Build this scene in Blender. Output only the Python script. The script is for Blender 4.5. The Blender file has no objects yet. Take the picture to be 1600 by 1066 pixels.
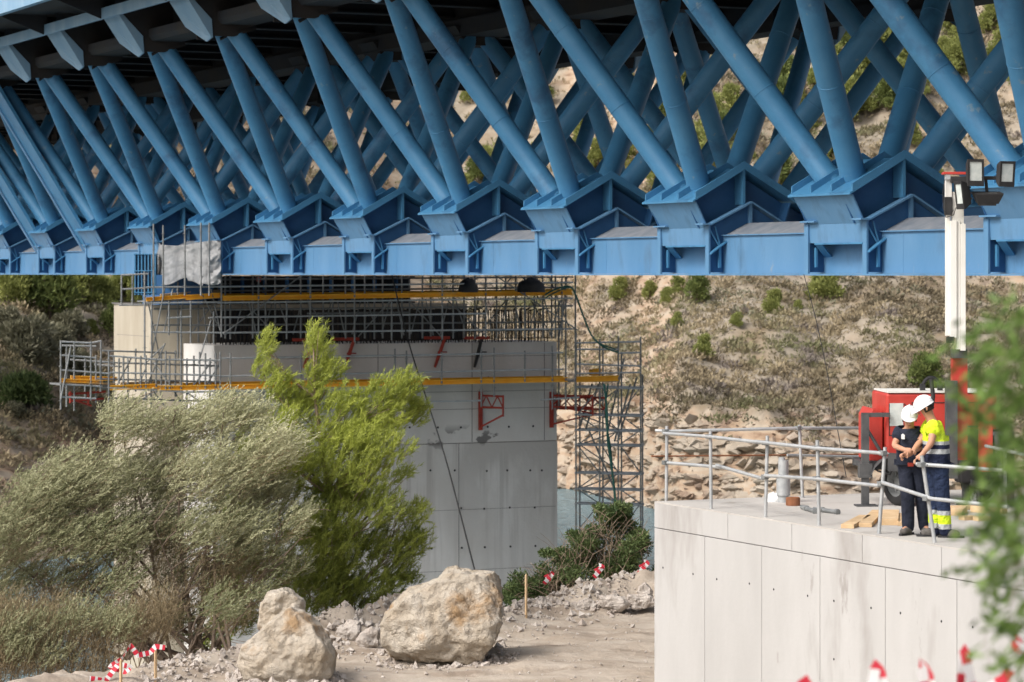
import bpy, math, random
import numpy as np
from mathutils import Vector, noise, Matrix
random.seed(7); rng = np.random.default_rng(7)
F = 4444.0; HY = 428.0; CX = 800.0
S = bpy.context.scene; COL = S.collection
# ---------------------------------------------------------------- camera
cd = bpy.data.cameras.new('camera'); cam = bpy.data.objects.new('camera', cd); COL.objects.link(cam)
cam.location = (0, 0, 0); cam.rotation_euler = (math.radians(90), 0, 0)
cd.lens = 100; cd.sensor_width = 36; cd.shift_y = -105/1600
cd.clip_start = .1; cd.clip_end = 3000
cd.dof.use_dof = True; cd.dof.focus_distance = 45; cd.dof.aperture_fstop = 3.4
S.camera = cam
# ---------------------------------------------------------------- light
SUN_EL, SUN_AZ = 45, math.degrees(math.atan2(-.78, -.62))   # azimuth of the vector towards the sun, from +Y towards +X
w = bpy.data.worlds.new('World'); S.world = w; w.use_nodes = True
nt = w.node_tree; bg = nt.nodes['Background']
sky = nt.nodes.new('ShaderNodeTexSky'); sky.sky_type = 'NISHITA'; sky.sun_disc = False
sky.sun_elevation = math.radians(SUN_EL); sky.sun_rotation = math.radians(SUN_AZ)
sky.dust_density = 6; sky.air_density = .8; sky.ozone_density = .6
hs = nt.nodes.new('ShaderNodeHueSaturation'); hs.inputs['Saturation'].default_value = .5
nt.links.new(sky.outputs[0], hs.inputs['Color']); nt.links.new(hs.outputs[0], bg.inputs[0]); bg.inputs[1].default_value = .15
sl = bpy.data.lights.new('sun', 'SUN'); so = bpy.data.objects.new('sun', sl); COL.objects.link(so)
sl.energy = 1.45; sl.angle = math.radians(20); sl.color = (1, .97, .93)
az = math.radians(SUN_AZ); el = math.radians(SUN_EL)
sv = Vector((math.sin(az)*math.cos(el), math.cos(az)*math.cos(el), math.sin(el)))
so.rotation_euler = sv.to_track_quat('Z', 'Y').to_euler(); so.location = (-30, 0, 60)
S.view_settings.view_transform = 'Standard'; S.view_settings.look = 'None'
S.view_settings.exposure = .53; S.view_settings.gamma = 1
S.cycles.use_denoising = True
S.cycles.max_bounces = 6; S.cycles.diffuse_bounces = 3; S.cycles.transparent_max_bounces = 6
# ---------------------------------------------------------------- helpers
def tag(o, label=None, cat=None, group=None, kind=None):
    if label: o['label'] = label
    if cat: o['category'] = cat
    if group: o['group'] = group
    if kind: o['kind'] = kind
    return o
def empty(name, loc=(0, 0, 0), label=None, cat=None, group=None):
    o = bpy.data.objects.new(name, None); COL.objects.link(o); o.location = loc; o.empty_display_size = .1
    return tag(o, label, cat, group)
def px(x, y, Y):
    return Vector(((x-CX)/F*Y, Y, -(y-HY)/F*Y))
def make(name, V, Fc, m, parent=None, origin=None, smooth=False, mi=None, attr=None):
    """V world coords; object is placed at origin (or the parent's place)"""
    me = bpy.data.meshes.new(name)
    V = np.asarray(V, dtype=np.float32).reshape(-1, 3)
    po = np.array(parent.matrix_world.translation if False else wloc(parent)) if parent else np.zeros(3)
    og = np.array(origin, dtype=np.float32) if origin is not None else (po if parent else np.zeros(3))
    V = V - og
    if isinstance(Fc, np.ndarray):
        k = Fc.shape[1]; n = len(Fc)
        me.vertices.add(len(V)); me.vertices.foreach_set('co', V.ravel())
        me.loops.add(n*k); me.loops.foreach_set('vertex_index', Fc.astype(np.int32).ravel())
        me.polygons.add(n); me.polygons.foreach_set('loop_start', np.arange(0, n*k, k, dtype=np.int32))
        me.update(calc_edges=True)
    else:
        me.from_pydata([tuple(map(float, v)) for v in V], [], Fc); me.update()
    for mm in (m if isinstance(m, (list, tuple)) else [m]): me.materials.append(mm)
    if mi is not None: me.polygons.foreach_set('material_index', np.asarray(mi, dtype=np.int32))
    if smooth: me.polygons.foreach_set('use_smooth', [True]*len(me.polygons))
    if attr is not None:
        a = me.attributes.new('rnd', 'FLOAT', 'POINT'); a.data.foreach_set('value', np.asarray(attr, dtype=np.float32))
    o = bpy.data.objects.new(name, me); COL.objects.link(o)
    if parent: o.parent = parent
    o.location = Vector(og - po)
    return o
def wloc(o):
    p = Vector(o.location); q = o.parent
    while q: p = p + q.location; q = q.parent
    return p
class MB:
    def __init__(s): s.v = []; s.f = []; s.m = []; s.k = 0
    def add(s, vs, fs, k=None):
        b = len(s.v); s.v += [tuple(v) for v in vs]; s.f += [tuple(b+i for i in f) for f in fs]; s.m += [s.k if k is None else k]*len(fs)
        return s
    def box(s, p, ax, ay, az, k=None):
        """p corner, three edge vectors"""
        p = Vector(p); ax = Vector(ax); ay = Vector(ay); az = Vector(az)
        vs = [p, p+ax, p+ax+ay, p+ay, p+az, p+ax+az, p+ax+ay+az, p+ay+az]
        fs = [(0, 3, 2, 1), (4, 5, 6, 7), (0, 1, 5, 4), (1, 2, 6, 5), (2, 3, 7, 6), (3, 0, 4, 7)]
        if ax.cross(ay).dot(az) < 0: fs = [f[::-1] for f in fs]
        return s.add(vs, fs, k)
    def cbox(s, c, sx, sy, sz, R=None, k=None):
        R = R or Matrix.Identity(3); c = Vector(c)
        ax, ay, az = R@Vector((sx, 0, 0)), R@Vector((0, sy, 0)), R@Vector((0, 0, sz))
        return s.box(c-ax/2-ay/2-az/2, ax, ay, az, k)
    def tube(s, pts, r, n=8, k=None, cap=True, r2=None):
        pts = [Vector(p) for p in pts]; rs = r if isinstance(r, (list, tuple)) else [r + ((r2 if r2 is not None else r)-r)*i/max(1, len(pts)-1) for i in range(len(pts))]
        vs = []; fs = []; up = None
        for i, p in enumerate(pts):
            d = (pts[min(i+1, len(pts)-1)]-pts[max(i-1, 0)]).normalized()
            if up is None: up = Vector((0, 0, 1)) if abs(d.z) < .9 else Vector((1, 0, 0))
            a = d.cross(up).normalized(); b = d.cross(a).normalized(); up = a.cross(d)
            for j in range(n):
                t = 2*math.pi*j/n; vs.append(p+(a*math.cos(t)+b*math.sin(t))*rs[i])
        for i in range(len(pts)-1):
            for j in range(n):
                fs.append((i*n+j, i*n+(j+1) % n, (i+1)*n+(j+1) % n, (i+1)*n+j))
        if cap: fs.append(tuple(range(n))[::-1]); fs.append(tuple(range((len(pts)-1)*n, len(pts)*n)))
        return s.add(vs, fs, k)
    def plate(s, prof, off, k=None):
        """prof world points polygon, off thickness vector"""
        n = len(prof); prof = [Vector(p) for p in prof]; off = Vector(off)
        return s.add(prof+[p+off for p in prof], [tuple(range(n))[::-1], tuple(range(n, 2*n))]+[(i, (i+1) % n, (i+1) % n+n, i+n) for i in range(n)], k)
    def lathe(s, prof, c, axis=(0, 0, 1), n=20, k=None):
        c = Vector(c); ax = Vector(axis).normalized(); a = ax.orthogonal().normalized(); b = ax.cross(a)
        vs = [c+ax*h+(a*math.cos(2*math.pi*j/n)+b*math.sin(2*math.pi*j/n))*r for r, h in prof for j in range(n)]
        fs = [(i*n+j, i*n+(j+1) % n, (i+1)*n+(j+1) % n, (i+1)*n+j) for i in range(len(prof)-1) for j in range(n)]
        return s.add(vs, fs, k)
    def build(s, name, m, parent=None, origin=None, smooth=False, bevel=0, fix=True):
        o = make(name, s.v, s.f, m, parent, origin, smooth, s.m if isinstance(m, (list, tuple)) else None)
        if fix:
            import bmesh
            bm = bmesh.new(); bm.from_mesh(o.data); bmesh.ops.recalc_face_normals(bm, faces=bm.faces); bm.to_mesh(o.data); bm.free()
        if bevel:
            b = o.modifiers.new('bevel', 'BEVEL'); b.width = bevel; b.segments = 2; b.limit_method = 'ANGLE'; b.angle_limit = .6
        if smooth:
            try: o.data.set_sharp_from_angle(angle=math.radians(50))
            except Exception: pass
        return o
def copy_tree(o, parent=None):
    c = o.copy(); COL.objects.link(c); c.parent = parent
    for ch in [x for x in bpy.data.objects if x.parent == o]: copy_tree(ch, c)
    return c
# ---------------------------------------------------------------- materials
def mat(name, c1, c2=None, scale=2., rough=.7, bump=0., bscale=None, metal=0., stretch=None, c3=None, s3=.3, t3=.6, spec=.3, trans=0., attr=None, detail=6, contrast=(.35, .65), c4=None, s4=5, t4=.66):
    m = bpy.data.materials.new(name); m.use_nodes = True; N = m.node_tree.nodes; L = m.node_tree.links
    P = N['Principled BSDF']; P.inputs['Roughness'].default_value = rough; P.inputs['Metallic'].default_value = metal
    P.inputs['Specular IOR Level'].default_value = spec
    tc = N.new('ShaderNodeTexCoord'); mp = N.new('ShaderNodeMapping'); L.new(tc.outputs['Object'], mp.inputs[0])
    if stretch: mp.inputs['Scale'].default_value = stretch
    def ns(sc, dt=detail, raw=False):
        n = N.new('ShaderNodeTexNoise'); n.inputs['Scale'].default_value = sc; n.inputs['Detail'].default_value = dt; n.inputs['Roughness'].default_value = .62
        L.new((tc.outputs['Object'] if raw else mp.outputs[0]), n.inputs['Vector']); return n
    def mix(fac, a, b):
        x = N.new('ShaderNodeMix'); x.data_type = 'RGBA'
        L.new(fac, x.inputs[0])
        for s_, v in ((6, a), (7, b)):
            if isinstance(v, tuple): x.inputs[s_].default_value = (*v[:3], 1)
            else: L.new(v, x.inputs[s_])
        return x.outputs[2]
    def ramp(src, a, b):
        r = N.new('ShaderNodeMapRange'); r.inputs[1].default_value = a; r.inputs[2].default_value = b; L.new(src, r.inputs[0]); return r.outputs[0]
    out = None
    if c2 is None:
        P.inputs['Base Color'].default_value = (*c1, 1)
    else:
        if attr:
            at = N.new('ShaderNodeAttribute'); at.attribute_name = 'rnd'; f = at.outputs['Fac']
        else: f = ramp(ns(scale).outputs['Fac'], *contrast)
        out = mix(f, c1, c2)
    if c3 is not None:
        f3 = ramp(ns(s3, 5).outputs['Fac'], t3, t3+.12); out = mix(f3, out if out is not None else c1, c3)
    if c4 is not None:
        f4 = ramp(ns(s4, 9).outputs['Fac'], t4, t4+.06); out = mix(f4, out, c4)
    if out is not None: L.new(out, P.inputs['Base Color'])
    if bump:
        b = N.new('ShaderNodeBump'); b.inputs['Strength'].default_value = 1; b.inputs['Distance'].default_value = bump
        L.new(ns(bscale or scale*4, 8, True).outputs['Fac'], b.inputs['Height']); L.new(b.outputs[0], P.inputs['Normal'])
    if trans:
        tr = N.new('ShaderNodeBsdfTranslucent'); mx = N.new('ShaderNodeMixShader'); mx.inputs[0].default_value = trans
        if out is not None: L.new(out, tr.inputs[0])
        else: tr.inputs[0].default_value = (*c1, 1)
        L.new(P.outputs[0], mx.inputs[1]); L.new(tr.outputs[0], mx.inputs[2]); L.new(mx.outputs[0], N['Material Output'].inputs[0])
    m['P'] = 1
    return m
def band_mat(name, bands, top, rough=.8):
    """colours by object-space height: bands = [(z_upper, colour) ...] from the bottom"""
    m = bpy.data.materials.new(name); m.use_nodes = True; N = m.node_tree.nodes; L = m.node_tree.links
    P = N['Principled BSDF']; P.inputs['Roughness'].default_value = rough; P.inputs['Specular IOR Level'].default_value = .2
    tc = N.new('ShaderNodeTexCoord'); sp = N.new('ShaderNodeSeparateXYZ'); L.new(tc.outputs['Object'], sp.inputs[0])
    cur = None
    for z, c in reversed(bands):
        lt = N.new('ShaderNodeMath'); lt.operation = 'LESS_THAN'; lt.inputs[1].default_value = z; L.new(sp.outputs[2], lt.inputs[0])
        x = N.new('ShaderNodeMix'); x.data_type = 'RGBA'; L.new(lt.outputs[0], x.inputs[0])
        if cur is None: x.inputs[6].default_value = (*top, 1)
        else: L.new(cur, x.inputs[6])
        x.inputs[7].default_value = (*c, 1); cur = x.outputs[2]
    L.new(cur, P.inputs['Base Color'])
    n = N.new('ShaderNodeTexNoise'); n.inputs['Scale'].default_value = 14; b = N.new('ShaderNodeBump'); b.inputs['Distance'].default_value = .05
    L.new(tc.outputs['Object'], n.inputs['Vector']); L.new(n.outputs['Fac'], b.inputs['Height']); L.new(b.outputs[0], P.inputs['Normal'])
    return m
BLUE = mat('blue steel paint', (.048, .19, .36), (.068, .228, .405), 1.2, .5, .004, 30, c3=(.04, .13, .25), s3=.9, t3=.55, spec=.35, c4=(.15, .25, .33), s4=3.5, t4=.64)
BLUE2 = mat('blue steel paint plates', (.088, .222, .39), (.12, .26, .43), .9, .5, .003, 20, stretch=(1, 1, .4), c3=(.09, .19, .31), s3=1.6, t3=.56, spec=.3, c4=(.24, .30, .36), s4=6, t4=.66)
BLUE3 = mat('shaded blue paint', (.025, .095, .225), (.035, .12, .27), 2, .5, spec=.3)  # darker copy of the blue: shade of unlit gussets and inner faces painted in
DUST = mat('dusty grey blue plate', (.17, .20, .24), (.25, .27, .30), 3, .9, .004, 30)
DARKST = mat('shade-toned underside steel', (.016, .022, .03), (.03, .027, .025), .5, .85, .01, 6)  # near-black, so the deep shade under the deck is put into the colour
CREAMSTRIP = mat('chalky blue paint', (.17, .30, .43), (.24, .36, .47), 1.5, .7, stretch=(1, 1, .3))
CONC = mat('pale fresh concrete', (.37, .365, .355), (.44, .435, .425), .6, .85, .004, 12, c3=(.285, .27, .255), s3=.55, t3=.54, stretch=(1, 1, .35), c4=(.29, .275, .26), s4=1.8, t4=.64)
CONCTOP = mat('concrete deck top', (.40, .38, .355), (.46, .44, .41), .9, .9, .006, 20, c3=(.31, .285, .25), s3=1.3, t3=.6)
CONCD = mat('joint shadow concrete', (.20, .19, .18))
OLDC = mat('old beige concrete', (.38, .33, .255), (.47, .42, .335), 1.2, .9, .006, 10, stretch=(1, 1, .25), c3=(.33, .27, .20), s3=.9, t3=.6)
GALV = mat('galvanised steel tube', (.36, .38, .39), (.48, .49, .49), 6, .45, metal=.35, c3=(.26, .24, .22), s3=3, t3=.62)
GALVD = mat('weathered grey steel tube', (.16, .17, .17), (.27, .28, .28), 3, .55, metal=.3)
ORANGE = mat('orange timber formwork beam', (.80, .36, .02), (.86, .45, .05), 3, .7, c3=(.5, .33, .16), s3=1.2, t3=.6)
PLANK = mat('raw timber plank', (.50, .34, .19), (.62, .46, .28), 5, .85, .003, 40, stretch=(1, 1, 1))
RED = mat('red machine paint', (.40, .035, .025), (.50, .06, .045), 2, .42, .002, 20, c3=(.45, .10, .08), s3=2, t3=.62, spec=.4)
REDF = mat('red formwork bracket paint', (.24, .03, .02), (.38, .05, .03), 3, .6)
WHITEP = mat('white scuffed mast paint', (.62, .61, .56), (.72, .71, .67), 3, .6, stretch=(1, 1, .3), c3=(.25, .23, .20), s3=7, t3=.66)
BLACK = mat('black rubber and plastic', (.018, .018, .02), (.035, .035, .035), 4, .7)
DARKM = mat('dark grey machine metal', (.05, .052, .055), (.09, .09, .09), 5, .6)
GLASS = mat('lamp glass', (.45, .5, .48), (.6, .63, .6), 9, .15, spec=.8)
REBAR = mat('rusty dark rebar', (.018, .017, .016), (.045, .035, .028), 3, .8)
RUST = mat('rusty steel', (.18, .07, .03), (.30, .13, .07), 6, .85)
ROCK = mat('pale limestone', (.37, .31, .235), (.50, .455, .39), 1.6, .92, .16, 4.5, c3=(.34, .23, .13), s3=1.1, t3=.53)
RUBBLE = mat('grey crushed stone', (.36, .31, .27), (.47, .43, .39), 2, .95, .05, 7)
PVC = mat('grey plastic sheet', (.30, .31, .32), (.46, .47, .48), 2.2, .35, .02, 6, trans=.25)
SKIN = mat('skin', (.42, .22, .14), (.48, .26, .17), 8, .55)
HAIR = mat('dark hair', (.02, .014, .01))
NAVY = mat('navy work cloth', (.010, .014, .028), (.022, .027, .045), 8, .85, .05, 8)
HELM = mat('white helmet plastic', (.72, .74, .74), (.78, .79, .79), 5, .3, spec=.5)
BOOT = mat('dusty grey boot leather', (.06, .055, .05), (.14, .13, .12), 12, .8)
TRUNK = mat('grey brown bark', (.13, .10, .075), (.22, .17, .13), 8, .9, .02, 20)
TRUNKL = mat('pale pine bark', (.24, .17, .12), (.34, .27, .20), 8, .9, .02, 20)
TAM = mat('silvery tamarisk leaf', (.155, .175, .08), (.50, .49, .31), attr=1, rough=.7, trans=.25)
TAMG = mat('brown dry twig leaf', (.19, .145, .085), (.34, .28, .17), attr=1, rough=.8, trans=.2)
PINE = mat('bright pine needle', (.13, .17, .038), (.50, .55, .115), attr=1, rough=.55, trans=.42)
PINED = mat('far pine foliage', (.07, .10, .03), (.23, .27, .08), attr=1, rough=.8, trans=.2)
PINEY = mat('yellow green pine foliage', (.15, .18, .05), (.38, .40, .13), attr=1, rough=.8, trans=.25)
GREYB = mat('grey green shrub foliage', (.12, .12, .07), (.28, .27, .19), attr=1, rough=.8, trans=.2)
DKG = mat('dark green shrub leaf', (.04, .07, .022), (.17, .22, .08), attr=1, rough=.6, trans=.2)
SCRUB = mat('dry scrub', (.125, .105, .07), (.40, .33, .215), attr=1, rough=.9, trans=.2, c3=(.19, .195, .10), s3=.12, t3=.52, c4=(.21, .18, .16), s4=.35, t4=.56)
LEAF = mat('fresh green leaf', (.035, .075, .015), (.20, .31, .075), attr=1, rough=.5, trans=.35)
TRED = mat('red barrier tape', (.62, .03, .06), (.70, .06, .09), 5, .5, trans=.3)
TWHITE = mat('white barrier tape', (.75, .73, .73), (.8, .8, .8), 5, .5, trans=.3)
HOSE = mat('green rubber hose', (.02, .10, .08), (.03, .14, .11), 5, .5)
CABLE = mat('black cable', (.02, .02, .02))
# ---------------------------------------------------------------- bridge frame
n_ = Vector((.9058, .4237, 0)); a_ = Vector((-.4237, .9058, 0)); P0 = Vector((7.84, 47.0, 0)); PAN = 5.741
def BL(u, d, h): return P0 + n_*u + a_*d + Vector((0, 0, h))
def BR(u, d, h): return n_*u + a_*d + Vector((0, 0, h))
# ================================================================ BRIDGE
bridge = empty('bridge', BL(0, 0, 0), 'long blue steel tube truss road bridge crossing high above the water', 'bridge')
def pmir(prof, far):   # (u,h) profile mirrored about u=4.5 for the far chord
    return [((9-u) if far else u, h) for u, h in prof]
def prism(mb, prof, d0, d1, far=False, k=None):
    mb.plate([BL(u, d0, h) for u, h in pmir(prof, far)], a_*(d1-d0), k)
NL = 2.0
def build_node(d, far=False):
    """lower chord node, its front (u=0) corner at distance d; reaches to d-NL"""
    o = BL(9 if far else 0, d, 0)
    nd = empty('chord_node', o-wloc(bridge)); nd.parent = bridge
    U = (lambda u: 9-u) if far else (lambda u: u)
    # gusset plates at both ends
    g = MB()
    for dd, inset in ((d, -.03), (d-NL, .32)):
        prism(g, [(.02, .03), (.02, .90), (.93, 1.36), (1.74, .90), (1.74, .03)], dd, dd+(-.03 if dd == d else .03), far)
        prism(g, [(-.02, .90), (-.27, 1.40), (.8, 2.0), (1.87, 1.40), (1.76, .93), (.93, 1.36)], dd+inset, dd+inset+(-.03 if dd == d else .03), far)
    # inner diaphragms
    prism(g, [(.36, .03), (.36, .75), (-.2, 1.38), (.8, 1.98), (1.8, 1.38), (1.3, .75), (1.3, .03)], d-1.02, d-1.05, far)
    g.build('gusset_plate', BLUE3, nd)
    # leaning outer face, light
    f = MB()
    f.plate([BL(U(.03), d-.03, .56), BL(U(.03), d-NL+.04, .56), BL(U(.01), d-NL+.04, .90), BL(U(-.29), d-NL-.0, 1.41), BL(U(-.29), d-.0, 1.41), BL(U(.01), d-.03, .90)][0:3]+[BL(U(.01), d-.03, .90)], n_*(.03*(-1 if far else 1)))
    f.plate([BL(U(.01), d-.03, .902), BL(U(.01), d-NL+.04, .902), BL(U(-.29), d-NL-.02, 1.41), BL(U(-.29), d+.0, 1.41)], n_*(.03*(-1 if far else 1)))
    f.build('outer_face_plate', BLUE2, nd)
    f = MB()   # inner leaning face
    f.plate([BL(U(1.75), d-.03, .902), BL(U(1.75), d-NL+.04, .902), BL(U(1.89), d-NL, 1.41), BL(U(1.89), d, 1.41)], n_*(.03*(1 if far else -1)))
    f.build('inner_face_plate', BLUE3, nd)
    # roof plates with fins
    r = MB()
    for sgn in (0, 1):
        pr = [(-.36, 1.40), (-.36, 1.435), (.8, 2.085), (.8, 2.05)] if sgn == 0 else [(1.96, 1.40), (.802, 2.05), (.802, 2.085), (1.96, 1.435)]
        prism(r, pr, d+.07, d-NL-.07, far)
        for q in (.05, -.62, -1.33, -2.03):
            pf = [(-.30, 1.47), (-.30, 1.60), (.8, 2.21), (.8, 2.08)] if sgn == 0 else [(1.90, 1.47), (.801, 2.08), (.801, 2.21), (1.90, 1.60)]
            prism(r, pf, d+q, d+q-.035, far)
    prism(r, [(.77, 1.36), (.77, 2.05), (.83, 2.05), (.83, 1.36)], d-NL-.03, d-NL+.29, far)
    r.build('roof_plate', BLUE, nd)
    # flanges: light edges of the posts and the small gable
    for dd in (d+.06, d-NL+.06):
        p = MB(); prism(p, [(-.02, .0), (-.02, .93), (.02, .93), (.02, .0)], dd, dd-.14, far); p.build('post_flange', BLUE2, nd)
    dd = d-NL+.07; p = MB()
    prism(p, [(-.02, .93), (-.02, .965), (.93, 1.425), (.93, 1.388)], dd, dd-.2, far)
    prism(p, [(1.82, .89), (.931, 1.388), (.931, 1.425), (1.82, .925)], dd, dd-.2, far)
    prism(p, [(.90, .98), (.90, 1.385), (.96, 1.385), (.96, .98)], dd-.03, dd-.15, far)
    prism(p, [(-.2, .955), (-.2, .985), (.02, .985), (.02, .955)], dd+.1, dd-.25, far)
    p.build('gable_flange', BLUE2, nd)
    p = MB(); prism(p, [(-.1, .935), (-.1, .965), (.40, .965), (.40, .935)], d+.08, d-.42, far); p.build('ear_plate', BLUE2, nd)
    # ledge, hangers and struts in the recesses
    q = MB()
    prism(q, [(-.03, .53), (-.03, .56), (.35, .56), (.35, .53)], d-.32, d-NL+.05, far)
    q.plate([BL(U(-.02), d-.32, .53), BL(U(.35), d-.06, .30), BL(U(.35), d-.06, .33), BL(U(-.02), d-.32, .56)], a_*-.25)
    q.box(BL(U(.12), d-.07, .12), n_*.04, a_*-.06, Vector((0, 0, .36)))
    for s_ in (d-NL,):
        q.plate([BL(U(.0), s_-.04, .38), BL(U(.0), s_-.04, .41), BL(U(.36), s_-.04, .65), BL(U(.36), s_-.04, .62)], a_*-.12)
        q.box(BL(U(.2), s_-.05, .12), n_*.05, a_*-.05, Vector((0, 0, .38)))
        q.tube([BL(U(.02), s_-.05, .86), BL(U(.26), s_-.05, .5)], .018, 6)
        q.tube([BL(U(.14), s_-.05, .93), BL(U(.27), s_-.05, .5)], .018, 6)
    q.build('stiffener_ledge', BLUE, nd)
    return nd
def place(o, d):
    o.location = Vector(o.location)+a_*d
protoN = build_node(0, False); protoF = build_node(0, True)
for k in range(-2, 13):
    o = protoN if k == 12 else copy_tree(protoN, bridge)
    if k != 12: place(o, k*PAN)
place(protoN, 12*PAN)
for k in range(0, 18):
    if k < 17: place(copy_tree(protoF, bridge), k*PAN)
place(protoF, 17*PAN)
# lower chord boxes
def lower_chord(far, d0, d1):
    mb = MB()
    prof = pmir([(.35, .004), (.35, .74), (.9, 1.0), (1.45, .74), (1.45, .004)], far)
    n = len(prof); k = 0
    vs = [BL(u, d0, h) for u, h in prof]+[BL(u, d1, h) for u, h in prof]
    for i in range(n):
        j = (i+1) % n; mb.add([vs[i], vs[j], vs[j+n], vs[i+n]], [(0, 1, 2, 3)], 1 if i in (1, 2) else 0)
    prism(mb, [(-.03, -.03), (-.03, .0), (1.68, .0), (1.68, -.03)], d0, d1, far, 0)
    prism(mb, [(.30, .742), (.30, .765), (.36, .765), (.36, .742)], d0, d1, far, 0)
    dd = -2*PAN-2.7
    while dd < d1:           # weld seams as slim cover strips, two per panel
        for e in (0, 1.1):
            prism(mb, [(.345, .02), (.345, .735), (.36, .735), (.36, .02)], dd+e, dd+e+.025, far, 0)
        dd += PAN
    return mb.build('lower_chord', [BLUE2, DUST], bridge)
lower_chord(False, -3*PAN, 13*PAN); lower_chord(True, -2*PAN, 18*PAN)
# tubes
tubes = []
def tube_pts(k, far, inner, kind):
    d = k*PAN; far_ = far
    M = (lambda u: 9-u) if far else (lambda u: u)
    ub = 1.35 if inner else .25
    ut = 4.28 if inner else -2.45
    if kind == 'A': b = BL(M(ub), d-.45, 1.66); t = BL(M(ut), d+PAN*.35-.38, 6.35)
    else: b = BL(M(ub), d-1.25, 1.66); t = BL(M(ut), d-PAN*.65+.38, 6.35)
    return b, t
jobs = []
for k in range(-2, 13):
    for inner in (0, 1):
        for kd in 'AB': jobs.append((0, k, inner, kd))
for k in range(0, 18):
    for inner in (0, 1):
        for kd in 'AB': jobs.append((1, k, inner, kd))
rest = MB()
for i, (far, k, inner, kd) in enumerate(jobs):
    b, t = tube_pts(k, far, inner, kd)
    L_ = (t-b)
    if i < 99:
        d1 = L_.normalized()*.02; m = MB(); q1, q2 = b+L_*.36, b+L_*.70; m.tube([b, b+L_*.035, b+L_*.035+d1, q1, q1+d1*.2, q1+d1, q1+d1*1.2, q2, q2+d1*.2, q2+d1, q2+d1*1.2, t], [.25, .245, .232, .232, .239, .239, .232, .232, .239, .239, .232, .232], 28); m.build('truss_tube', BLUE, bridge, smooth=True)
    else: rest.tube([b, t], .232, 20)
o = rest.build('truss_tube', BLUE, bridge, smooth=True); tag(o, kind='stuff')
# upper nodes and deck
def upper_outer(k, far):
    d = (k-.65)*PAN
    M = (lambda u: 9-u) if far else (lambda u: u)
    nd = empty('upper_node', BL(M(-2.6), d, 6.3)-wloc(bridge)); nd.parent = bridge
    m = MB()
    s_ = -1 if not far else 1
    L0 = lambda t: (-2.72-1.25*t, 5.95+1.4*t)
    m.plate([BL(M(-3.12), d-.72, 6.06), BL(M(-3.16), d-.42, 5.97), BL(M(-3.36), d+.66, 6.42), BL(M(-3.97), d+.72, 7.35), BL(M(-3.97), d-.72, 7.35), BL(M(-3.16), d-.74, 6.52)], n_*(-.04*s_))
    for e0, f0 in ((-.45, -.30), (-.1, .0), (.25, .22), (.5, .40)):
        m.plate([BL(M(-3.235), d+f0, 6.42), BL(M(-3.235), d+f0+.03, 6.42), BL(M(-3.965), d+e0+.03, 7.33), BL(M(-3.965), d+e0, 7.33)], n_*(.02*s_), 1)
    m.build('bracket_face', [CREAMSTRIP, BLUE3], nd)
    m = MB()
    for e in (-.70, .62):
        m.plate([BL(M(-2.5), d+e, 6.1), BL(M(-3.05), d+e, 6.1), BL(M(-3.1), d+e, 6.5), BL(M(-3.9), d+e, 7.3), BL(M(-3.9), d+e, 7.6), BL(M(-1.9), d+e, 7.6), BL(M(-1.9), d+e, 6.3)], a_*.04)
    m.plate([BL(M(-2.45), d-.7, 6.22), BL(M(-2.62), d, 6.04), BL(M(-2.45), d+.7, 6.22), BL(M(-1.9), d+.7, 6.36), BL(M(-1.9), d-.7, 6.36)], Vector((0, 0, .04)))
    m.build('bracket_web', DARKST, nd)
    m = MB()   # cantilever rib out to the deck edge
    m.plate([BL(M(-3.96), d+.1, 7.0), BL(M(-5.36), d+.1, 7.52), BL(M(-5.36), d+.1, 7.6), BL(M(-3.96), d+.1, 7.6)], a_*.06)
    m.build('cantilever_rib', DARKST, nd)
    return nd
for far, ks in ((False, range(-2, 14)), (True, range(0, 19))):
    pr = None
    for k in ks:
        if pr is None: pr = upper_outer(k, far); k0 = k
        else: place(copy_tree(pr, bridge), (k-k0)*PAN)
dk = MB()
D0, D1 = -4*PAN, 19*PAN
prism(dk, [(-5.4, 7.6), (-5.4, 7.85), (14.4, 7.85), (14.4, 7.6)], D0, D1)
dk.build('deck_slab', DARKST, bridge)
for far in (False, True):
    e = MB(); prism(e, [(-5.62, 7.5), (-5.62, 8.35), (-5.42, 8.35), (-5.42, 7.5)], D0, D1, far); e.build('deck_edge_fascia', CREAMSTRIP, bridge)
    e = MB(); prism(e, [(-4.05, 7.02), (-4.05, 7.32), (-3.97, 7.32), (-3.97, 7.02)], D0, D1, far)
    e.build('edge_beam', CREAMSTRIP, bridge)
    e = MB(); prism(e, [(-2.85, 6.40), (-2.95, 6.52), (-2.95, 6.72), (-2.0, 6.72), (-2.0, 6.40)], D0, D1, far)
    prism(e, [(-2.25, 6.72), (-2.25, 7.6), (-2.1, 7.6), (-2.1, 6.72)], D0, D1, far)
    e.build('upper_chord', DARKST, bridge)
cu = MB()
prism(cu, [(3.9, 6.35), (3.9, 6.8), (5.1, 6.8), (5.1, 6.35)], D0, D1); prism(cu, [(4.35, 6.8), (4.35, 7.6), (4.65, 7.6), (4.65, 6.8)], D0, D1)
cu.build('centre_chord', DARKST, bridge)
cr = None
for k in range(-2, 19):
    d = (k-.65)*PAN
    if cr is None:
        m = MB(); m.plate([BL(3.75, d-.6, 6.62), BL(4.1, d-.6, 6.12), BL(4.9, d-.6, 6.12), BL(5.25, d-.6, 6.62)], a_*1.2)
        cr = m.build('centre_node', DARKST, bridge, origin=BL(4.5, d, 6.3)); kc = k
    else:
        c = cr.copy(); COL.objects.link(c); c.parent = bridge; c.location = Vector(cr.location)+a_*(k-kc)*PAN
cr = None
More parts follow.
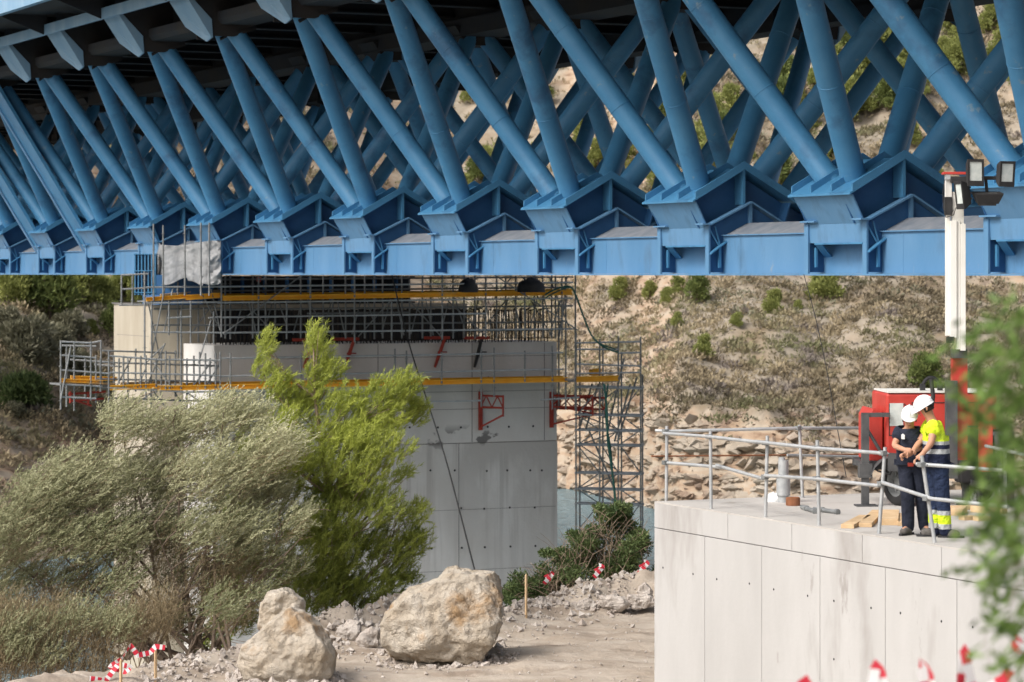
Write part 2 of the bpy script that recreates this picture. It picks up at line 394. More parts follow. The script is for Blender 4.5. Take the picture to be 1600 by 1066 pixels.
for k in range(-6, 38):
    d = k*PAN/2
    if cr is None:
        m = MB(); m.plate([BL(-2.2, d, 7.02), BL(-2.2, d, 7.6), BL(11.2, d, 7.6), BL(11.2, d, 7.02)], a_*.12); m.box(BL(-2.2, d-.14, 6.98), n_*13.4, a_*.4, Vector((0, 0, .04)))
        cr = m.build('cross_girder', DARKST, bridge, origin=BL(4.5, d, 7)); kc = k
    else:
        c = cr.copy(); COL.objects.link(c); c.parent = bridge; c.location = Vector(cr.location)+a_*(k-kc)*PAN/2
# inclined box struts beyond the pier
for s_ in (9.12, 10.12, 11.12):
    b = BL(.1, s_*PAN-.4, .72); t = BL(-3.0, (s_+.3)*PAN-.4, 6.6); m = MB()
    m.plate([b, b+a_*-1.05, t+a_*-1.05, t], n_*.12); m.build('flat_strut', BLUE, bridge)
    m = MB(); dd = (t-b).normalized(); m.plate([b-n_*.02, b-n_*.02+a_*.16, t-n_*.02+a_*.16, t-n_*.02], n_*-.05); m.build('strut_edge_flange', BLUE2, bridge)
# bearing fan and ribbed pedestal under the node at the pier
m = MB(); D8 = 8*PAN
for j in range(7):
    q = -2.0+j*.32
    m.plate([BL(-.2, D8+q, 1.42), BL(-.14, D8+q, 1.42), BL(.32, D8+q*.35-1.2, .35), BL(.2, D8+q*.35-1.2, .35)], a_*.04)
m.build('bearing_rib', BLUE, bridge)
ped = empty('bearing_pedestal', BL(0, D8, -.97), 'blue ribbed steel jacking pedestal on the old beige pier beside the plastic sheet', 'pedestal')
m = MB(); C0 = px(214, 460, 87.2); W_ = .55
m.box(BL(.15, D8-1.6, -.95), n_*1.4, a_*1.7, Vector((0, 0, .92))); m.build('core', BLUE3, ped)
m = MB()
for j in range(7): m.box(px(210+j*5.2, 461, 85.2), Vector((.035, 0, 0)), Vector((0, .5, 0)), Vector((0, 0, 1.22)))
for h in (398, 424, 458): m.box(px(209, h, 85.18), Vector((.66, 0, 0)), Vector((0, .5, 0)), Vector((0, 0, .03)))
m.build('stiffening_rib', BLUE, ped)
m = MB(); m.box(px(244, 461, 85.2), Vector((1.7, 0, 0)), Vector((0, .1, 0)), Vector((0, 0, .6))); m.build('side_plate', BLUE3, ped)
# ================================================================ TERRAIN
WATER = -13.0
rx = [-.6, -.19, -.13, -.08, -.02, .02, .045, .06, .09, .14, .6]
zx = [108, 122, 136, 152, 172, 172, 160, 150, 148, 146, 140]
def fr(x, y, s, o=4, z=0.): return noise.fractal(Vector((x*s, y*s, z)), 1.0, 2.1, o)
def sm(t): t = min(1, max(0, t)); return t*t*(3-2*t)
def hillh(X, Y):
    r = X/Y; zs = float(np.interp(r, rx, zx))
    wob = fr(X, 0, .08, 3, 3.3)*5 + fr(X, Y, .25, 3)*1.6
    t = Y-zs+wob
    rc = sm((r+.02)/.05)                         # rocky shore to the right of the pier
    if t < 0: h = WATER + max(t*.5, -5)
    else: h = WATER + (4.3*sm(t/5.5))*(.55+.45*rc) + max(0, t-3)*.05
    if t > 5:
        q = t-5
        h += q*.235 + max(0, q-30)*.20 + max(0, q-75)*.12
    if t > -1:
        gully = (1-abs(fr(X+11, Y*.35, .045, 3, 7.7))*2)
        h -= max(0, gully)*.7*sm((t-3)/12)
        h += fr(X, Y, .09, 5, 1.1)*.9*sm(t/14) + fr(X, Y, .5, 4, 2.2)*.22
        if t < 12:                                 # broken ledges and blocks of rock
            v, _ = noise.voronoi(Vector((X*.28, Y*.33, h*.55)))
            v2, _ = noise.voronoi(Vector((X*.8, Y*.8, h*1.2)))
            f_ = rc*.75+.25
            h += f_*(v[1]-v[0])*1.3*sm(t/2)*(1-sm((t-6)/6)) + f_*(v2[1]-v2[0])*.5*(1-sm((t-8)/4))*sm(t/1)
            st = .9; hh = h/st; h = st*(math.floor(hh)+sm((hh-math.floor(hh))*1.6))*.6+h*.4
    return h
def hit(x, y, y0=118., y1=400.):
    r = (x-CX)/F; g = -(y-HY)/F; Y = y0
    while Y < y1:
        if hillh(r*Y, Y) >= g*Y: return Vector((r*Y, Y, hillh(r*Y, Y)))
        Y += .5
    return None
def grid(name, xs, ys, fn, m, **kw):
    nx, ny = len(xs), len(ys)
    V = np.array([(x, y, fn(x, y)) for y in ys for x in xs], dtype=np.float32)
    i = np.arange((nx-1)*(ny-1)); r = i//(nx-1); c = i % (nx-1); a = r*nx+c
    Fq = np.stack([a, a+1, a+nx+1, a+nx], 1)
    return make(name, V, Fq, m, smooth=kw.get('smooth', True))
def hill_mat():
    m = mat('hillside earth and rock', (.225, .19, .14), (.32, .28, .225), .6, .95, .12, 1.1, c3=(.20, .155, .10), s3=.22, t3=.50)
    N = m.node_tree.nodes; L = m.node_tree.links; P = N['Principled BSDF']
    base = P.inputs['Base Color'].links[0].from_socket
    g = N.new('ShaderNodeNewGeometry'); sp = N.new('ShaderNodeSeparateXYZ'); L.new(g.outputs['Normal'], sp.inputs[0])
    r = N.new('ShaderNodeMapRange'); r.inputs[1].default_value = .88; r.inputs[2].default_value = .70; L.new(sp.outputs[2], r.inputs[0])
    tc = N.new('ShaderNodeTexCoord'); mp = N.new('ShaderNodeMapping'); mp.inputs['Scale'].default_value = (.5, .5, 2.2); L.new(tc.outputs['Object'], mp.inputs[0])
    n = N.new('ShaderNodeTexNoise'); n.inputs['Scale'].default_value = 1.1; n.inputs['Detail'].default_value = 8; L.new(mp.outputs[0], n.inputs['Vector'])
    cr = N.new('ShaderNodeValToRGB'); cr.color_ramp.elements[0].position = .32; cr.color_ramp.elements[0].color = (.20, .13, .085, 1)
    cr.color_ramp.elements[1].position = .62; cr.color_ramp.elements[1].color = (.40, .335, .26, 1)
    e = cr.color_ramp.elements.new(.46); e.color = (.36, .265, .185, 1); L.new(n.outputs['Fac'], cr.inputs[0])
    x = N.new('ShaderNodeMix'); x.data_type = 'RGBA'
    # bare rock low by the shore
    so_ = N.new('ShaderNodeSeparateXYZ'); L.new(tc.outputs['Object'], so_.inputs[0])
    lo = N.new('ShaderNodeMapRange'); lo.inputs[1].default_value = -7.2; lo.inputs[2].default_value = -8.6; L.new(so_.outputs[2], lo.inputs[0])
    mx = N.new('ShaderNodeMath'); mx.operation = 'MAXIMUM'; L.new(r.outputs[0], mx.inputs[0]); L.new(lo.outputs[0], mx.inputs[1])
    L.new(mx.outputs[0], x.inputs[0]); L.new(base, x.inputs[6]); L.new(cr.outputs[0], x.inputs[7]); L.new(x.outputs[2], P.inputs['Base Color'])
    return m
HILL = hill_mat()
xs = np.concatenate([np.arange(-200, -62, 6), np.arange(-62, 62, .75), np.arange(62, 201, 6)])
ys = np.concatenate([np.arange(104, 195, .6), np.arange(195, 280, 1.2), np.arange(280, 400, 3), np.arange(400, 900, 25)])
tag(grid('hill', xs, ys, hillh, HILL), 'dry scrub covered hillside rising beyond the water', kind='structure')
# near ground: the dirt site with its lip above the water
def lipY(X): return float(np.interp(X, [-12, -4.6, -2, 0, 1, 2.2, 9], [34, 43.8, 47.9, 49.4, 50.6, 51.6, 54])) + fr(X, 0, .5, 2)*.7
def groundh(X, Y):
    t = Y-lipY(X)
    if Y < 34: b = -1.7-4.3*sm((Y-9)/25)*1.0 if Y > 9 else -1.7
    else: b = -6.0
    h = b + fr(X, Y, .35, 4)*.10 + fr(X, Y, 1.8, 4, 5)*.035
    # shallow wheel ruts
    h -= .07*math.exp(-((Y-46.5-.25*X)/.35)**2)+.07*math.exp(-((Y-44.2-.25*X)/.4)**2)
    for c0, sl_ in ((42.9, .22), (44.9, .22), (47.3, .35)):
        q_ = Y-c0-sl_*X
        if abs(q_) < .22: h -= .03+.018*math.sin((X+q_*.6)*30)
    if -2.4 < t < 2.2: 
        hm = .12+.34*sm((X+3.8)/.8)*sm((-.5-X)/1.0) + .34*sm((X-.7)/.8)
        h += hm*math.exp(-((t+.2)/.85)**2)*max(.15, 1+.55*fr(X, Y, .9, 3, 9)) + abs(fr(X, Y, 2.8, 4, 2))*.16*(1-sm((-t-.6)/1.4))
    if t > .6: h -= (t-.6)*.62
    return max(h, -19)
DIRT = mat('pale dusty dirt', (.31, .255, .20), (.42, .365, .305), .9, .95, .05, 4, c3=(.25, .20, .155), s3=.5, t3=.54, stretch=(1, 2.2, 1))
xs = np.concatenate([np.arange(-160, -12, 6), np.arange(-12, 12, .11), np.arange(12, 161, 6)])
ys = np.concatenate([np.arange(-60, 38, 1.5), np.arange(38, 58, .12), np.arange(58, 84, 1.5)])
tag(grid('ground', xs, ys, groundh, DIRT), 'dusty pale dirt of the building site', kind='structure')
# water
WM = mat('reservoir water', (.15, .24, .27), rough=.3, spec=.5)
N = WM.node_tree.nodes; L = WM.node_tree.links; P = N['Principled BSDF']
tc = N.new('ShaderNodeTexCoord'); mp = N.new('ShaderNodeMapping'); mp.inputs['Scale'].default_value = (.7, 1.6, 1); L.new(tc.outputs['Object'], mp.inputs[0])
nn = N.new('ShaderNodeTexNoise'); nn.inputs['Scale'].default_value = 1.6; nn.inputs['Detail'].default_value = 5; L.new(mp.outputs[0], nn.inputs['Vector'])
b = N.new('ShaderNodeBump'); b.inputs['Distance'].default_value = .9; L.new(nn.outputs['Fac'], b.inputs['Height']); L.new(b.outputs[0], P.inputs['Normal'])
xs = [-250, 250]; ys = [58, 300]
tag(grid('water', xs, ys, lambda x, y: WATER, WM), 'calm grey blue reservoir water', kind='structure')
# ================================================================ FOLIAGE BUILDERS
def blades(P_, D_, L_, W_, rnd, mid=.45):
    """leaf blades as flat rhombs: centres P, directions D"""
    n = len(P_); D_ = D_/np.linalg.norm(D_, axis=1, keepdims=True)
    R = rng.normal(size=(n, 3)); Sd = np.cross(D_, R); Sd /= np.linalg.norm(Sd, axis=1, keepdims=True)+1e-9
    L_ = np.broadcast_to(np.asarray(L_, float), (n,))[:, None]; W_ = np.broadcast_to(np.asarray(W_, float), (n,))[:, None]
    V = np.stack([P_, P_+D_*L_*mid+Sd*W_/2, P_+D_*L_, P_+D_*L_*mid-Sd*W_/2], 1).reshape(-1, 3)
    return V, np.repeat(rnd, 4)
def fol(name, parts, m, parent=None, origin=None):
    V = np.concatenate([p[0] for p in parts]); A = np.concatenate([p[1] for p in parts])
    Fq = np.arange(len(V)).reshape(-1, 4)
    return make(name, V, Fq, m, parent, origin, attr=np.clip(A, 0, 1))
def ball(n): 
    v = rng.normal(size=(n, 3)); v /= np.linalg.norm(v, axis=1, keepdims=True); return v
def clumps(cs, rs, n_per, L_, W_, up=(0, 0, 1), out=1., upw=.6, jit=.5, tone=.5, shell=.55):
    """leafy clumps: cs centres (n,3), rs radii (n,3)"""
    parts = []
    for c, r in zip(cs, rs):
        d = ball(n_per); rad = shell+(1-shell)*rng.random((n_per, 1)); p = c+d*rad*r
        D = d*out+np.array(up)*upw+rng.normal(size=(n_per, 3))*jit
        t = tone+rng.normal()*.10+rng.normal(size=n_per)*.2
        parts.append(blades(p, D, L_*(.6+.8*rng.random(n_per)), W_*(.7+.6*rng.random(n_per)), t))
    return parts
# ---------------------------------------------------------------- scrub on the hill (uncountable)
def scrub():
    parts = []; n = 0
    while n < 21000:
        Y = 145+75*rng.random() if rng.random() < .55 else 110+210*rng.random(); r = -.26+.52*rng.random(); X = r*Y
        h = hillh(X, Y)
        if h < (-9.2+rng.random()*1.5 if r > -.02 else -12.4): continue
        py = HY-h/Y*F
        if py < -60: continue
        dens = .55+.9*fr(X, Y, .06, 3, 4.4)
        if py < HY-10 and px_behind(X, Y, py): dens *= .8
        if rng.random() > dens+(.5 if h < 4 else .9): continue
        s = (.24+.42*rng.random()**1.6)*(1+.5*max(0, Y-200)/100); tone = .5+.7*fr(X, Y, .05, 3, 8.8)+rng.normal()*.27
        k = 30; d = ball(k); d[:, 2] = abs(d[:, 2]); p = np.array([X, Y, h-.05])+d*np.array([s, s, s*.75])*(.5+.5*rng.random((k, 1)))
        parts.append(blades(p, d+np.array([.25, 0, .5])+rng.normal(size=(k, 3))*.4, s*.5, s*.22, tone+rng.normal(size=k)*.14)); n += 1
    for _ in range(2600):
        Y = 112+48*rng.random(); X = (-.23+.14*rng.random())*Y; h = hillh(X, Y)
        if h < -12.6: continue
        s = .2+.4*rng.random()**1.5; k = 30; d = ball(k); d[:, 2] = abs(d[:, 2]); p = np.array([X, Y, h-.05])+d*np.array([s, s, s*.75])*(.5+.5*rng.random((k, 1)))
        parts.append(blades(p, d+np.array([.25, 0, .5])+rng.normal(size=(k, 3))*.4, s*.5, s*.22, .6+rng.normal()*.27+rng.normal(size=k)*.14))
    return parts
def px_behind(X, Y, py): return True
o = fol('scrub', scrub(), SCRUB); tag(o, 'low dry brown scrub and grass tussocks on the hillside', kind='stuff')
def scrubg():
    parts = []; n = 0
    while n < 1500:
        Y = 110+210*rng.random(); r = -.25+.5*rng.random(); X = r*Y; h = hillh(X, Y)
        if h < -8.6: continue
        if fr(X, Y, .04, 3, 12) < .02: continue
        s = .35+.45*rng.random(); k = 40; d = ball(k); d[:, 2] = abs(d[:, 2])
        p = np.array([X, Y, h])+d*np.array([s, s, s*.8])*(.5+.5*rng.random((k, 1)))
        parts.append(blades(p, d+rng.normal(size=(k, 3))*.4, s*.4, s*.2, .5+rng.normal(size=k)*.2)); n += 1
    return parts
o = fol('green_scrub', scrubg(), GREYB); tag(o, 'grey green low shrubs scattered over the slope', kind='stuff')
# ---------------------------------------------------------------- hillside trees
def far_tree(name, m, R=1., tall=1.3, n=26, per=150, L_=.22):
    t = empty(name, (0, 0, 0))
    mb = MB(); mb.tube([(0, 0, -.4), (.05*R, 0, tall*.5*R), (0, .03, tall*R*1.1)], [.09*R, .06*R, .02*R], 6)
    for i in range(5):
        a = rng.random()*6.28; mb.tube([(0, 0, tall*R*(.3+.1*i)), (math.cos(a)*.6*R, math.sin(a)*.6*R, tall*R*(.55+.1*i))], [.035*R, .012*R], 5)
    mb.build('trunk', TRUNK, t)
    cs = []; rs = []
    for i in range(n):
        q = rng.random(); a = rng.random()*6.28; zz = tall*R*(.25+1.25*q); rr = R*(1.0-.55*q**1.5)*(.45+.5*rng.random())
        cs.append((math.cos(a)*rr*.8, math.sin(a)*rr*.8, zz)); s = R*(.26+.18*rng.random()); rs.append((s, s, s*.8))
    fol('crown', clumps(cs, rs, per, L_*R, L_*R*.32, upw=.7, tone=.45), m, t)
    return t
protos = [far_tree('hillside_pine', PINED, 1, 1.3), far_tree('hillside_pine', PINEY, 1, 1.25), far_tree('hillside_pine', PINEY, 1, 1.0, 22),
          far_tree('hillside_bush', GREYB, 1, .7, 24, 150), far_tree('hillside_bush', DKG, 1, .55, 30, 200, .18)]
used = [0]*5
def put_tree(i, x, y, wpx, label, group, hs=1.0):
    """crown centre seen at pixel x, y (1600 scale) with width wpx"""
    p = hit(x, y+wpx*.5)
    if p is None: return
    R = wpx/F*p.y/2/.95
    o = protos[i] if not used[i] else copy_tree(protos[i]); used[i] += 1
    o.location = p-Vector((0, 0, .1)); o.scale = (R, R, R*hs); o.rotation_euler = (0, 0, random.random()*6.28)
    tag(o, label, 'bush' if i > 2 else 'pine tree', group)
    return o
T = [ # kind, x, y, width
 (1, 968, 457, 32, 'small green pine on the slope just right of the upper scaffold, under the bridge'),
 (1, 1015, 461, 26, 'narrow green pine second from the scaffold in the row under the bridge'),
 (1, 1043, 464, 24, 'pale small pine between the narrow pine and the pair under the bridge'),
 (0, 1088, 456, 42, 'largest dark pine of the row on the slope under the bridge'),
 (2, 1060, 448, 30, 'pale round pine touching the largest dark pine on the slope'),
 (1, 1209, 474, 34, 'green pine alone in mid slope under the fifth bridge node'),
 (2, 1247, 477, 16, 'tiny pine beside the lone green pine in mid slope'),
 (1, 1058, 503, 22, 'small pine lower on the slope below the largest dark pine'),
 (2, 1151, 497, 24, 'small pale yellow pine in a bare patch of mid slope'),
 (1, 1099, 546, 34, 'round green pine lowest and alone on the open slope'),
 (0, 1443, 588, 56, 'wide bright green bush on the slope just behind the light tower'),
 (2, 1290, 440, 60, 'broad yellow green pine touching the bridge underside by the thin cable')]
for i, x, y, w_, lb in T: put_tree(i, x, y, w_, lb, 'pines on the open slope', 1.05)
# pines seen through the truss
truss_spots = [(790, 262, 50), (830, 245, 40), (900, 262, 46), (912, 225, 34), (935, 255, 50), (1000, 180, 40), (1025, 210, 50), (1050, 240, 52), (1085, 150, 50), (1110, 185, 46), (1090, 225, 50),
 (1130, 205, 44), (1145, 160, 40), (1155, 235, 36), (1200, 150, 40), (1240, 130, 30), (1270, 190, 44), (1330, 60, 40), (1345, 105, 50), (1370, 75, 46), (1395, 55, 46), (1400, 110, 52), (1345, 160, 44),
 (1385, 150, 46), (1420, 85, 40), (1500, 60, 46), (1520, 95, 42), (1545, 35, 40), (1490, 25, 36), (1585, 120, 40), (1560, 75, 40), (1440, 140, 34), (1300, 95, 34), (1240, 60, 34), (720, 290, 34), (750, 270, 40), (975, 245, 44), (1455, 100, 40), (1310, 130, 36)]
for _ in range(40): truss_spots.append((random.uniform(720, 1600), random.uniform(10, 300), random.uniform(34, 54)))
for j, (x, y, w_) in enumerate(truss_spots):
    put_tree((1, 2, 0)[j % 3 if j % 4 else 0], x+random.uniform(-5, 5), y, w_*random.uniform(.9, 1.15), 'yellow green pine on the far hillside seen through the blue truss tubes', 'pines seen through the truss', 1.1)
# wooded slope at the left, under the bridge
LT = [(0, 78, 462, 96, 'largest dark green pine above the grey bushes at the far left slope'), (1, 18, 450, 60, 'yellow green pine at the picture edge under the bridge end'), (1, 128, 452, 56, 'pale pine just right of the largest dark pine'),
 (2, 160, 456, 50, 'pale pine between the dark pine and the beige pier'), (1, 192, 452, 50, 'pale pine directly behind the top of the beige pier'), (2, 48, 440, 50, 'pale pine rising behind the largest dark pine'),
 (0, 178, 505, 44, 'slim green pine against the edge of the beige pier'), (1, 200, 440, 50, 'pale pine highest behind the scaffold frame on the beige pier'), (1, 215, 470, 44, 'pine showing beside the scaffold rail on the beige pier'), (2, 143, 515, 22, 'tiny green pine in the bare patch left of the beige pier'),
 (2, 100, 440, 44, 'pale pine tucked under the bridge over the dark pine')]
for i, x, y, w_, lb in LT: put_tree(i, x, y, w_, lb, 'pines on the left slope', 1.2)
for x, y, w_, i, lb in ((40, 510, 100, 3, 'grey leafless looking olive bush below the dark pine'), (85, 520, 70, 3, 'grey bush right of the wide olive bush'), (10, 490, 60, 3, 'grey bush at the left picture edge'), (106, 500, 60, 3, 'dark grey bush under the pale pines'),
        (38, 590, 96, 4, 'dense dark green round bush left of the scaffold platform'), (120, 560, 60, 3, 'grey bush seen behind the outer scaffold rails'), (25, 635, 40, 3, 'low brown bush just below the dark green round bush'), (150, 590, 50, 3, 'grey bush behind the red scaffold bracket')):
    put_tree(i, x, y, w_, lb, 'bushes on the left slope', 1.0)
# ================================================================ PIERS
PC = Vector((-8.97, 85.7, 0))
def PF(v, w, h): return PC+n_*v-a_*w+Vector((0, 0, h))
def vof(x, w=0):
    """v on the plane w in front of the pier face whose pixel column is x"""
    r = (x-CX)/F; q = PC-a_*w
    return (r*q.y-q.x)/(n_.x-r*n_.y)
def hof(y, v, w=0): return -(y-HY)/F*PF(v, w, 0).y
def pier_mat():
    m = bpy.data.materials.new('stained grey pier concrete'); m.use_nodes = True; N = m.node_tree.nodes; L = m.node_tree.links; P = N['Principled BSDF']; P.inputs['Roughness'].default_value = .9; P.inputs['Specular IOR Level'].default_value = .2
    tc = N.new('ShaderNodeTexCoord')
    def nz(sc, st, d=6):
        mp = N.new('ShaderNodeMapping'); mp.inputs['Scale'].default_value = st; L.new(tc.outputs['Object'], mp.inputs[0])
        n = N.new('ShaderNodeTexNoise'); n.inputs['Scale'].default_value = sc; n.inputs['Detail'].default_value = d; L.new(mp.outputs[0], n.inputs['Vector']); return n.outputs['Fac']
    def rg(s, a, b, c=0., d=1.):
        r = N.new('ShaderNodeMapRange'); r.inputs[1].default_value = a; r.inputs[2].default_value = b; r.inputs[3].default_value = c; r.inputs[4].default_value = d; L.new(s, r.inputs[0]); return r.outputs[0]
    def mx(f, a, b):
        x = N.new('ShaderNodeMix'); x.data_type = 'RGBA'; L.new(f, x.inputs[0])
        for i, v in ((6, a), (7, b)):
            if isinstance(v, tuple): x.inputs[i].default_value = (*v, 1)
            else: L.new(v, x.inputs[i])
        return x.outputs[2]
    def mul(a, b):
        x = N.new('ShaderNodeMath'); x.operation = 'MULTIPLY'; L.new(a, x.inputs[0]); L.new(b, x.inputs[1]); return x.outputs[0]
    c = mx(rg(nz(1, (1, 1, .5)), .35, .65), (.56, .535, .50), (.64, .62, .59))
    sp = N.new('ShaderNodeSeparateXYZ'); L.new(tc.outputs['Object'], sp.inputs[0])
    below = rg(sp.outputs[2], -5.28, -5.32)            # the lower, older lift: runs of dirt down the face
    c = mx(mul(rg(nz(2.2, (2.4, 2.4, .10), 7), .50, .62), mul(below, rg(sp.outputs[2], -9.5, -5.5, .15, .6))), c, (.36, .335, .31))
    c = mx(mul(rg(nz(.6, (1, 1, .5)), .5, .58), mul(below, rg(sp.outputs[2], -9, -5.6))), c, (.49, .465, .435))
    near = mul(rg(sp.outputs[2], -4.7, -5.05), rg(sp.outputs[2], -5.6, -5.3))
    c = mx(mul(rg(nz(1.1, (1, 1, 1.3), 9), .575, .60), near), c, (.20, .19, .18))
    L.new(c, P.inputs['Base Color'])
    n = N.new('ShaderNodeTexNoise'); n.inputs['Scale'].default_value = 9; n.inputs['Detail'].default_value = 8; L.new(tc.outputs['Object'], n.inputs['Vector'])
    b = N.new('ShaderNodeBump'); b.inputs['Distance'].default_value = .012; L.new(n.outputs['Fac'], b.inputs['Height']); L.new(b.outputs[0], P.inputs['Normal'])
    return m
PIERM = pier_mat()
VR = vof(870); HT = -2.16
pier = empty('concrete_pier', PF(0, 0, 0), 'massive new grey concrete bridge pier with stained face and bare rebar on top', 'pier')
m = MB()
m.plate([PF(0, 0, -5.3), PF(0, 0, HT), PF(0, -2.9, HT), PF(0, -2.9, -5.3)][0:4], n_*VR)
m.build('upper_wall', PIERM, pier)
m = MB(); m.plate([PF(.01, .02, -20), PF(.01, .02, -5.32), PF(.01, -2.88, -5.32), PF(.01, -2.88, -20)], n_*(VR-.0)); m.build('lower_wall', PIERM, pier)
m = MB(); m.plate([PF(.03, -.03, -5.33), PF(.03, -.03, -5.28), PF(.03, -2.86, -5.28), PF(.03, -2.86, -5.33)], n_*(VR-.06)); m.build('construction_joint', CONCD, pier)
for hh, w0 in ((-3.02, .004), (-6.9, .024), (-8.9, .024), (-2.95, .004)):
    pass
# form seams and tie holes
m = MB()
for x in (590, 737, 850):
    v = vof(x); m.box(PF(v, 0, -5.28), n_*.025, -a_*.004, Vector((0, 0, 3.1)))
for x in (716,):
    v = vof(x); m.box(PF(v, .02, -12), n_*.02, -a_*.004, Vector((0, 0, 6.7)))
for h in (-3.7, -4.25, -2.6):
    m.box(PF(2, 0, h), n_*(VR-2.05), -a_*.004, Vector((0, 0, .015)))
for h in (-7.4, -9.3): m.box(PF(2, .02, h), n_*(VR-2.05), -a_*.004, Vector((0, 0, .013)))
m.build('form_seam', CONCD, pier)
holes = [(634, 735), (672, 735), (710, 735), (760, 736), (792, 735), (828, 735), (846, 735), (600, 650), (640, 668), (684, 668), (720, 668), (762, 667), (795, 667), (833, 666), (672, 796), (720, 794), (756, 795), (796, 793), (835, 793), (674, 857), (721, 856), (757, 855), (797, 854), (836, 853), (640, 593), (686, 592), (763, 590)]
for x, y in holes:
    v = vof(x); h = hof(y, v); m = MB(); m.lathe([(0, .0), (.035, .0), (.035, .012), (0, .012)], PF(v, .022 if y > 692 else 0, h), -a_, 8); m.build('tie_hole', BLACK, pier)
# rebar starter bars on top
bars = []
rest = MB()
i = 0
for row, w in enumerate((.0-.25, -.9, -1.8)):
    v = .35
    while v < VR-.2:
        if rng.random() < .93:
            ht = .98+.1*rng.random(); ln = rng.normal()*.03
            args = ([PF(v, w, HT-.05), PF(v+ln, w+rng.normal()*.03, HT+ht)], .017, 5)
            if i < 99: m = MB(); m.tube(*args); m.build('rebar_bar', REBAR, pier)
            else: rest.tube(*args)
            i += 1
            if rng.random() < .6:
                p = args[0][1]; rest.tube([p, p+n_*.09-a_*.02], .02, 5)
        v += .115 if row == 0 else .16
o = rest.build('rebar_bar', REBAR, pier); tag(o, kind='stuff')
for h in (HT+.12, HT+.35, HT+.62):
    m = MB(); m.tube([PF(.3, -.24, h), PF(VR*.5, -.25, h+.02), PF(VR-.15, -.24, h)], .014, 5); m.build('horizontal_rebar', REBAR, pier)
# old beige pier behind
OC = Vector((-11.15, 88.05, 0)); 
def OF(v, w, h): return OC+n_*v-a_*w+Vector((0, 0, h))
old = empty('concrete_pier', OF(0, 0, 0), 'older beige concrete pier standing behind the scaffold at the left', 'pier')
m = MB(); m.plate([OF(0, 0, -20), OF(0, 0, -.97), OF(0, -3.95, -.97), OF(0, -3.95, -20)], n_*10.7); m.build('wall', OLDC, old)
m = MB(); m.box(OF(-.004, -.3, -1.95), n_*.02, a_*3.3, Vector((0, 0, .012))); m.box(OF(-.06, -3.98, -.965), n_*.9, a_*-.06, Vector((0, 0, .05))); m.box(OF(-.05, 0.02, -.965), n_*.05, a_*3.95, Vector((0, 0, .03)));m.build('form_seam', CONCD, old)
m = MB(); m.box(OF(2.1, .06, -2.15), n_*8.4, a_*-.5*-1*0+a_*.05, Vector((0, 0, 1.0))); m.build('shade_panel', DARKST, old)  # added dark panel standing in for shade on the old pier behind the rebar
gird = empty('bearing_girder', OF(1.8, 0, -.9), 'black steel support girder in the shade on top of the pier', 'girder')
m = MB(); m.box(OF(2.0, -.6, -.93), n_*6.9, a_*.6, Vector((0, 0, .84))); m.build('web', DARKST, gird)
for v in np.arange(2.3, 8.9, .75):
    m = MB(); m.box(OF(v, -.42, -.9), n_*.05, a_*-.0+a_*-.2, Vector((0, 0, .8))); m.build('web_stiffener', BLUE3, gird)
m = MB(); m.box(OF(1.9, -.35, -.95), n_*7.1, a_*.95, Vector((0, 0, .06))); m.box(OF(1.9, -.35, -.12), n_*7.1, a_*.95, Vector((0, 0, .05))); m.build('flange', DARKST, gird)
lampR = empty('warning_lamp', OF(vof(404), 0, -.3), 'small round red lamp in the shade under the bridge', 'lamp')
p = px(404, 437, 86.6); lampR.location = p
m = MB(); m.lathe([(0, 0), (.07, .01), (.085, .05), (.06, .1), (0, .11)], p, -a_, 12); m.build('lens', RED, lampR, smooth=True)
m = MB(); m.lathe([(0, 0), (.09, 0), (.09, .03), (0, .03)], p+a_*.03, -a_, 12); m.tube([p+a_*.02, p+a_*.3+Vector((0, 0, .1))], .02, 6); m.build('housing', BLACK, lampR)
for x0, x1, y0, lb in ((716, 747, 431, 'dark rounded tarpaulin bundle on the upper scaffold deck near its middle'), (806, 852, 430, 'wide dark tarpaulin heap on the upper scaffold deck near its right end')):
    c = px((x0+x1)/2, 458, 88.0); c.z = -.60; R = (x1-x0)/F*88/2
    m = MB(); nu, nv = 18, 8
    vs = []; fs = []
    for j in range(nv+1):
        for i in range(nu):
            t = i/nu*2*math.pi; q = j/nv*math.pi/2
            s = 1+.16*noise.noise(Vector((math.cos(t)*1.5+x0, math.sin(t)*1.5, q*2)))
            vs.append(c+Vector((math.cos(t)*R*math.cos(q)*s, math.sin(t)*.4*math.cos(q)*s, .03+.44*math.sin(q)*s)))
    for j in range(nv):
        for i in range(nu): fs.append((j*nu+i, j*nu+(i+1) % nu, (j+1)*nu+(i+1) % nu, (j+1)*nu+i))
    m.add(vs, fs); o = m.build('tarpaulin_bundle', BLACK, smooth=True, origin=c); tag(o, lb, 'tarpaulin', 'dark tarpaulins on the upper scaffold')
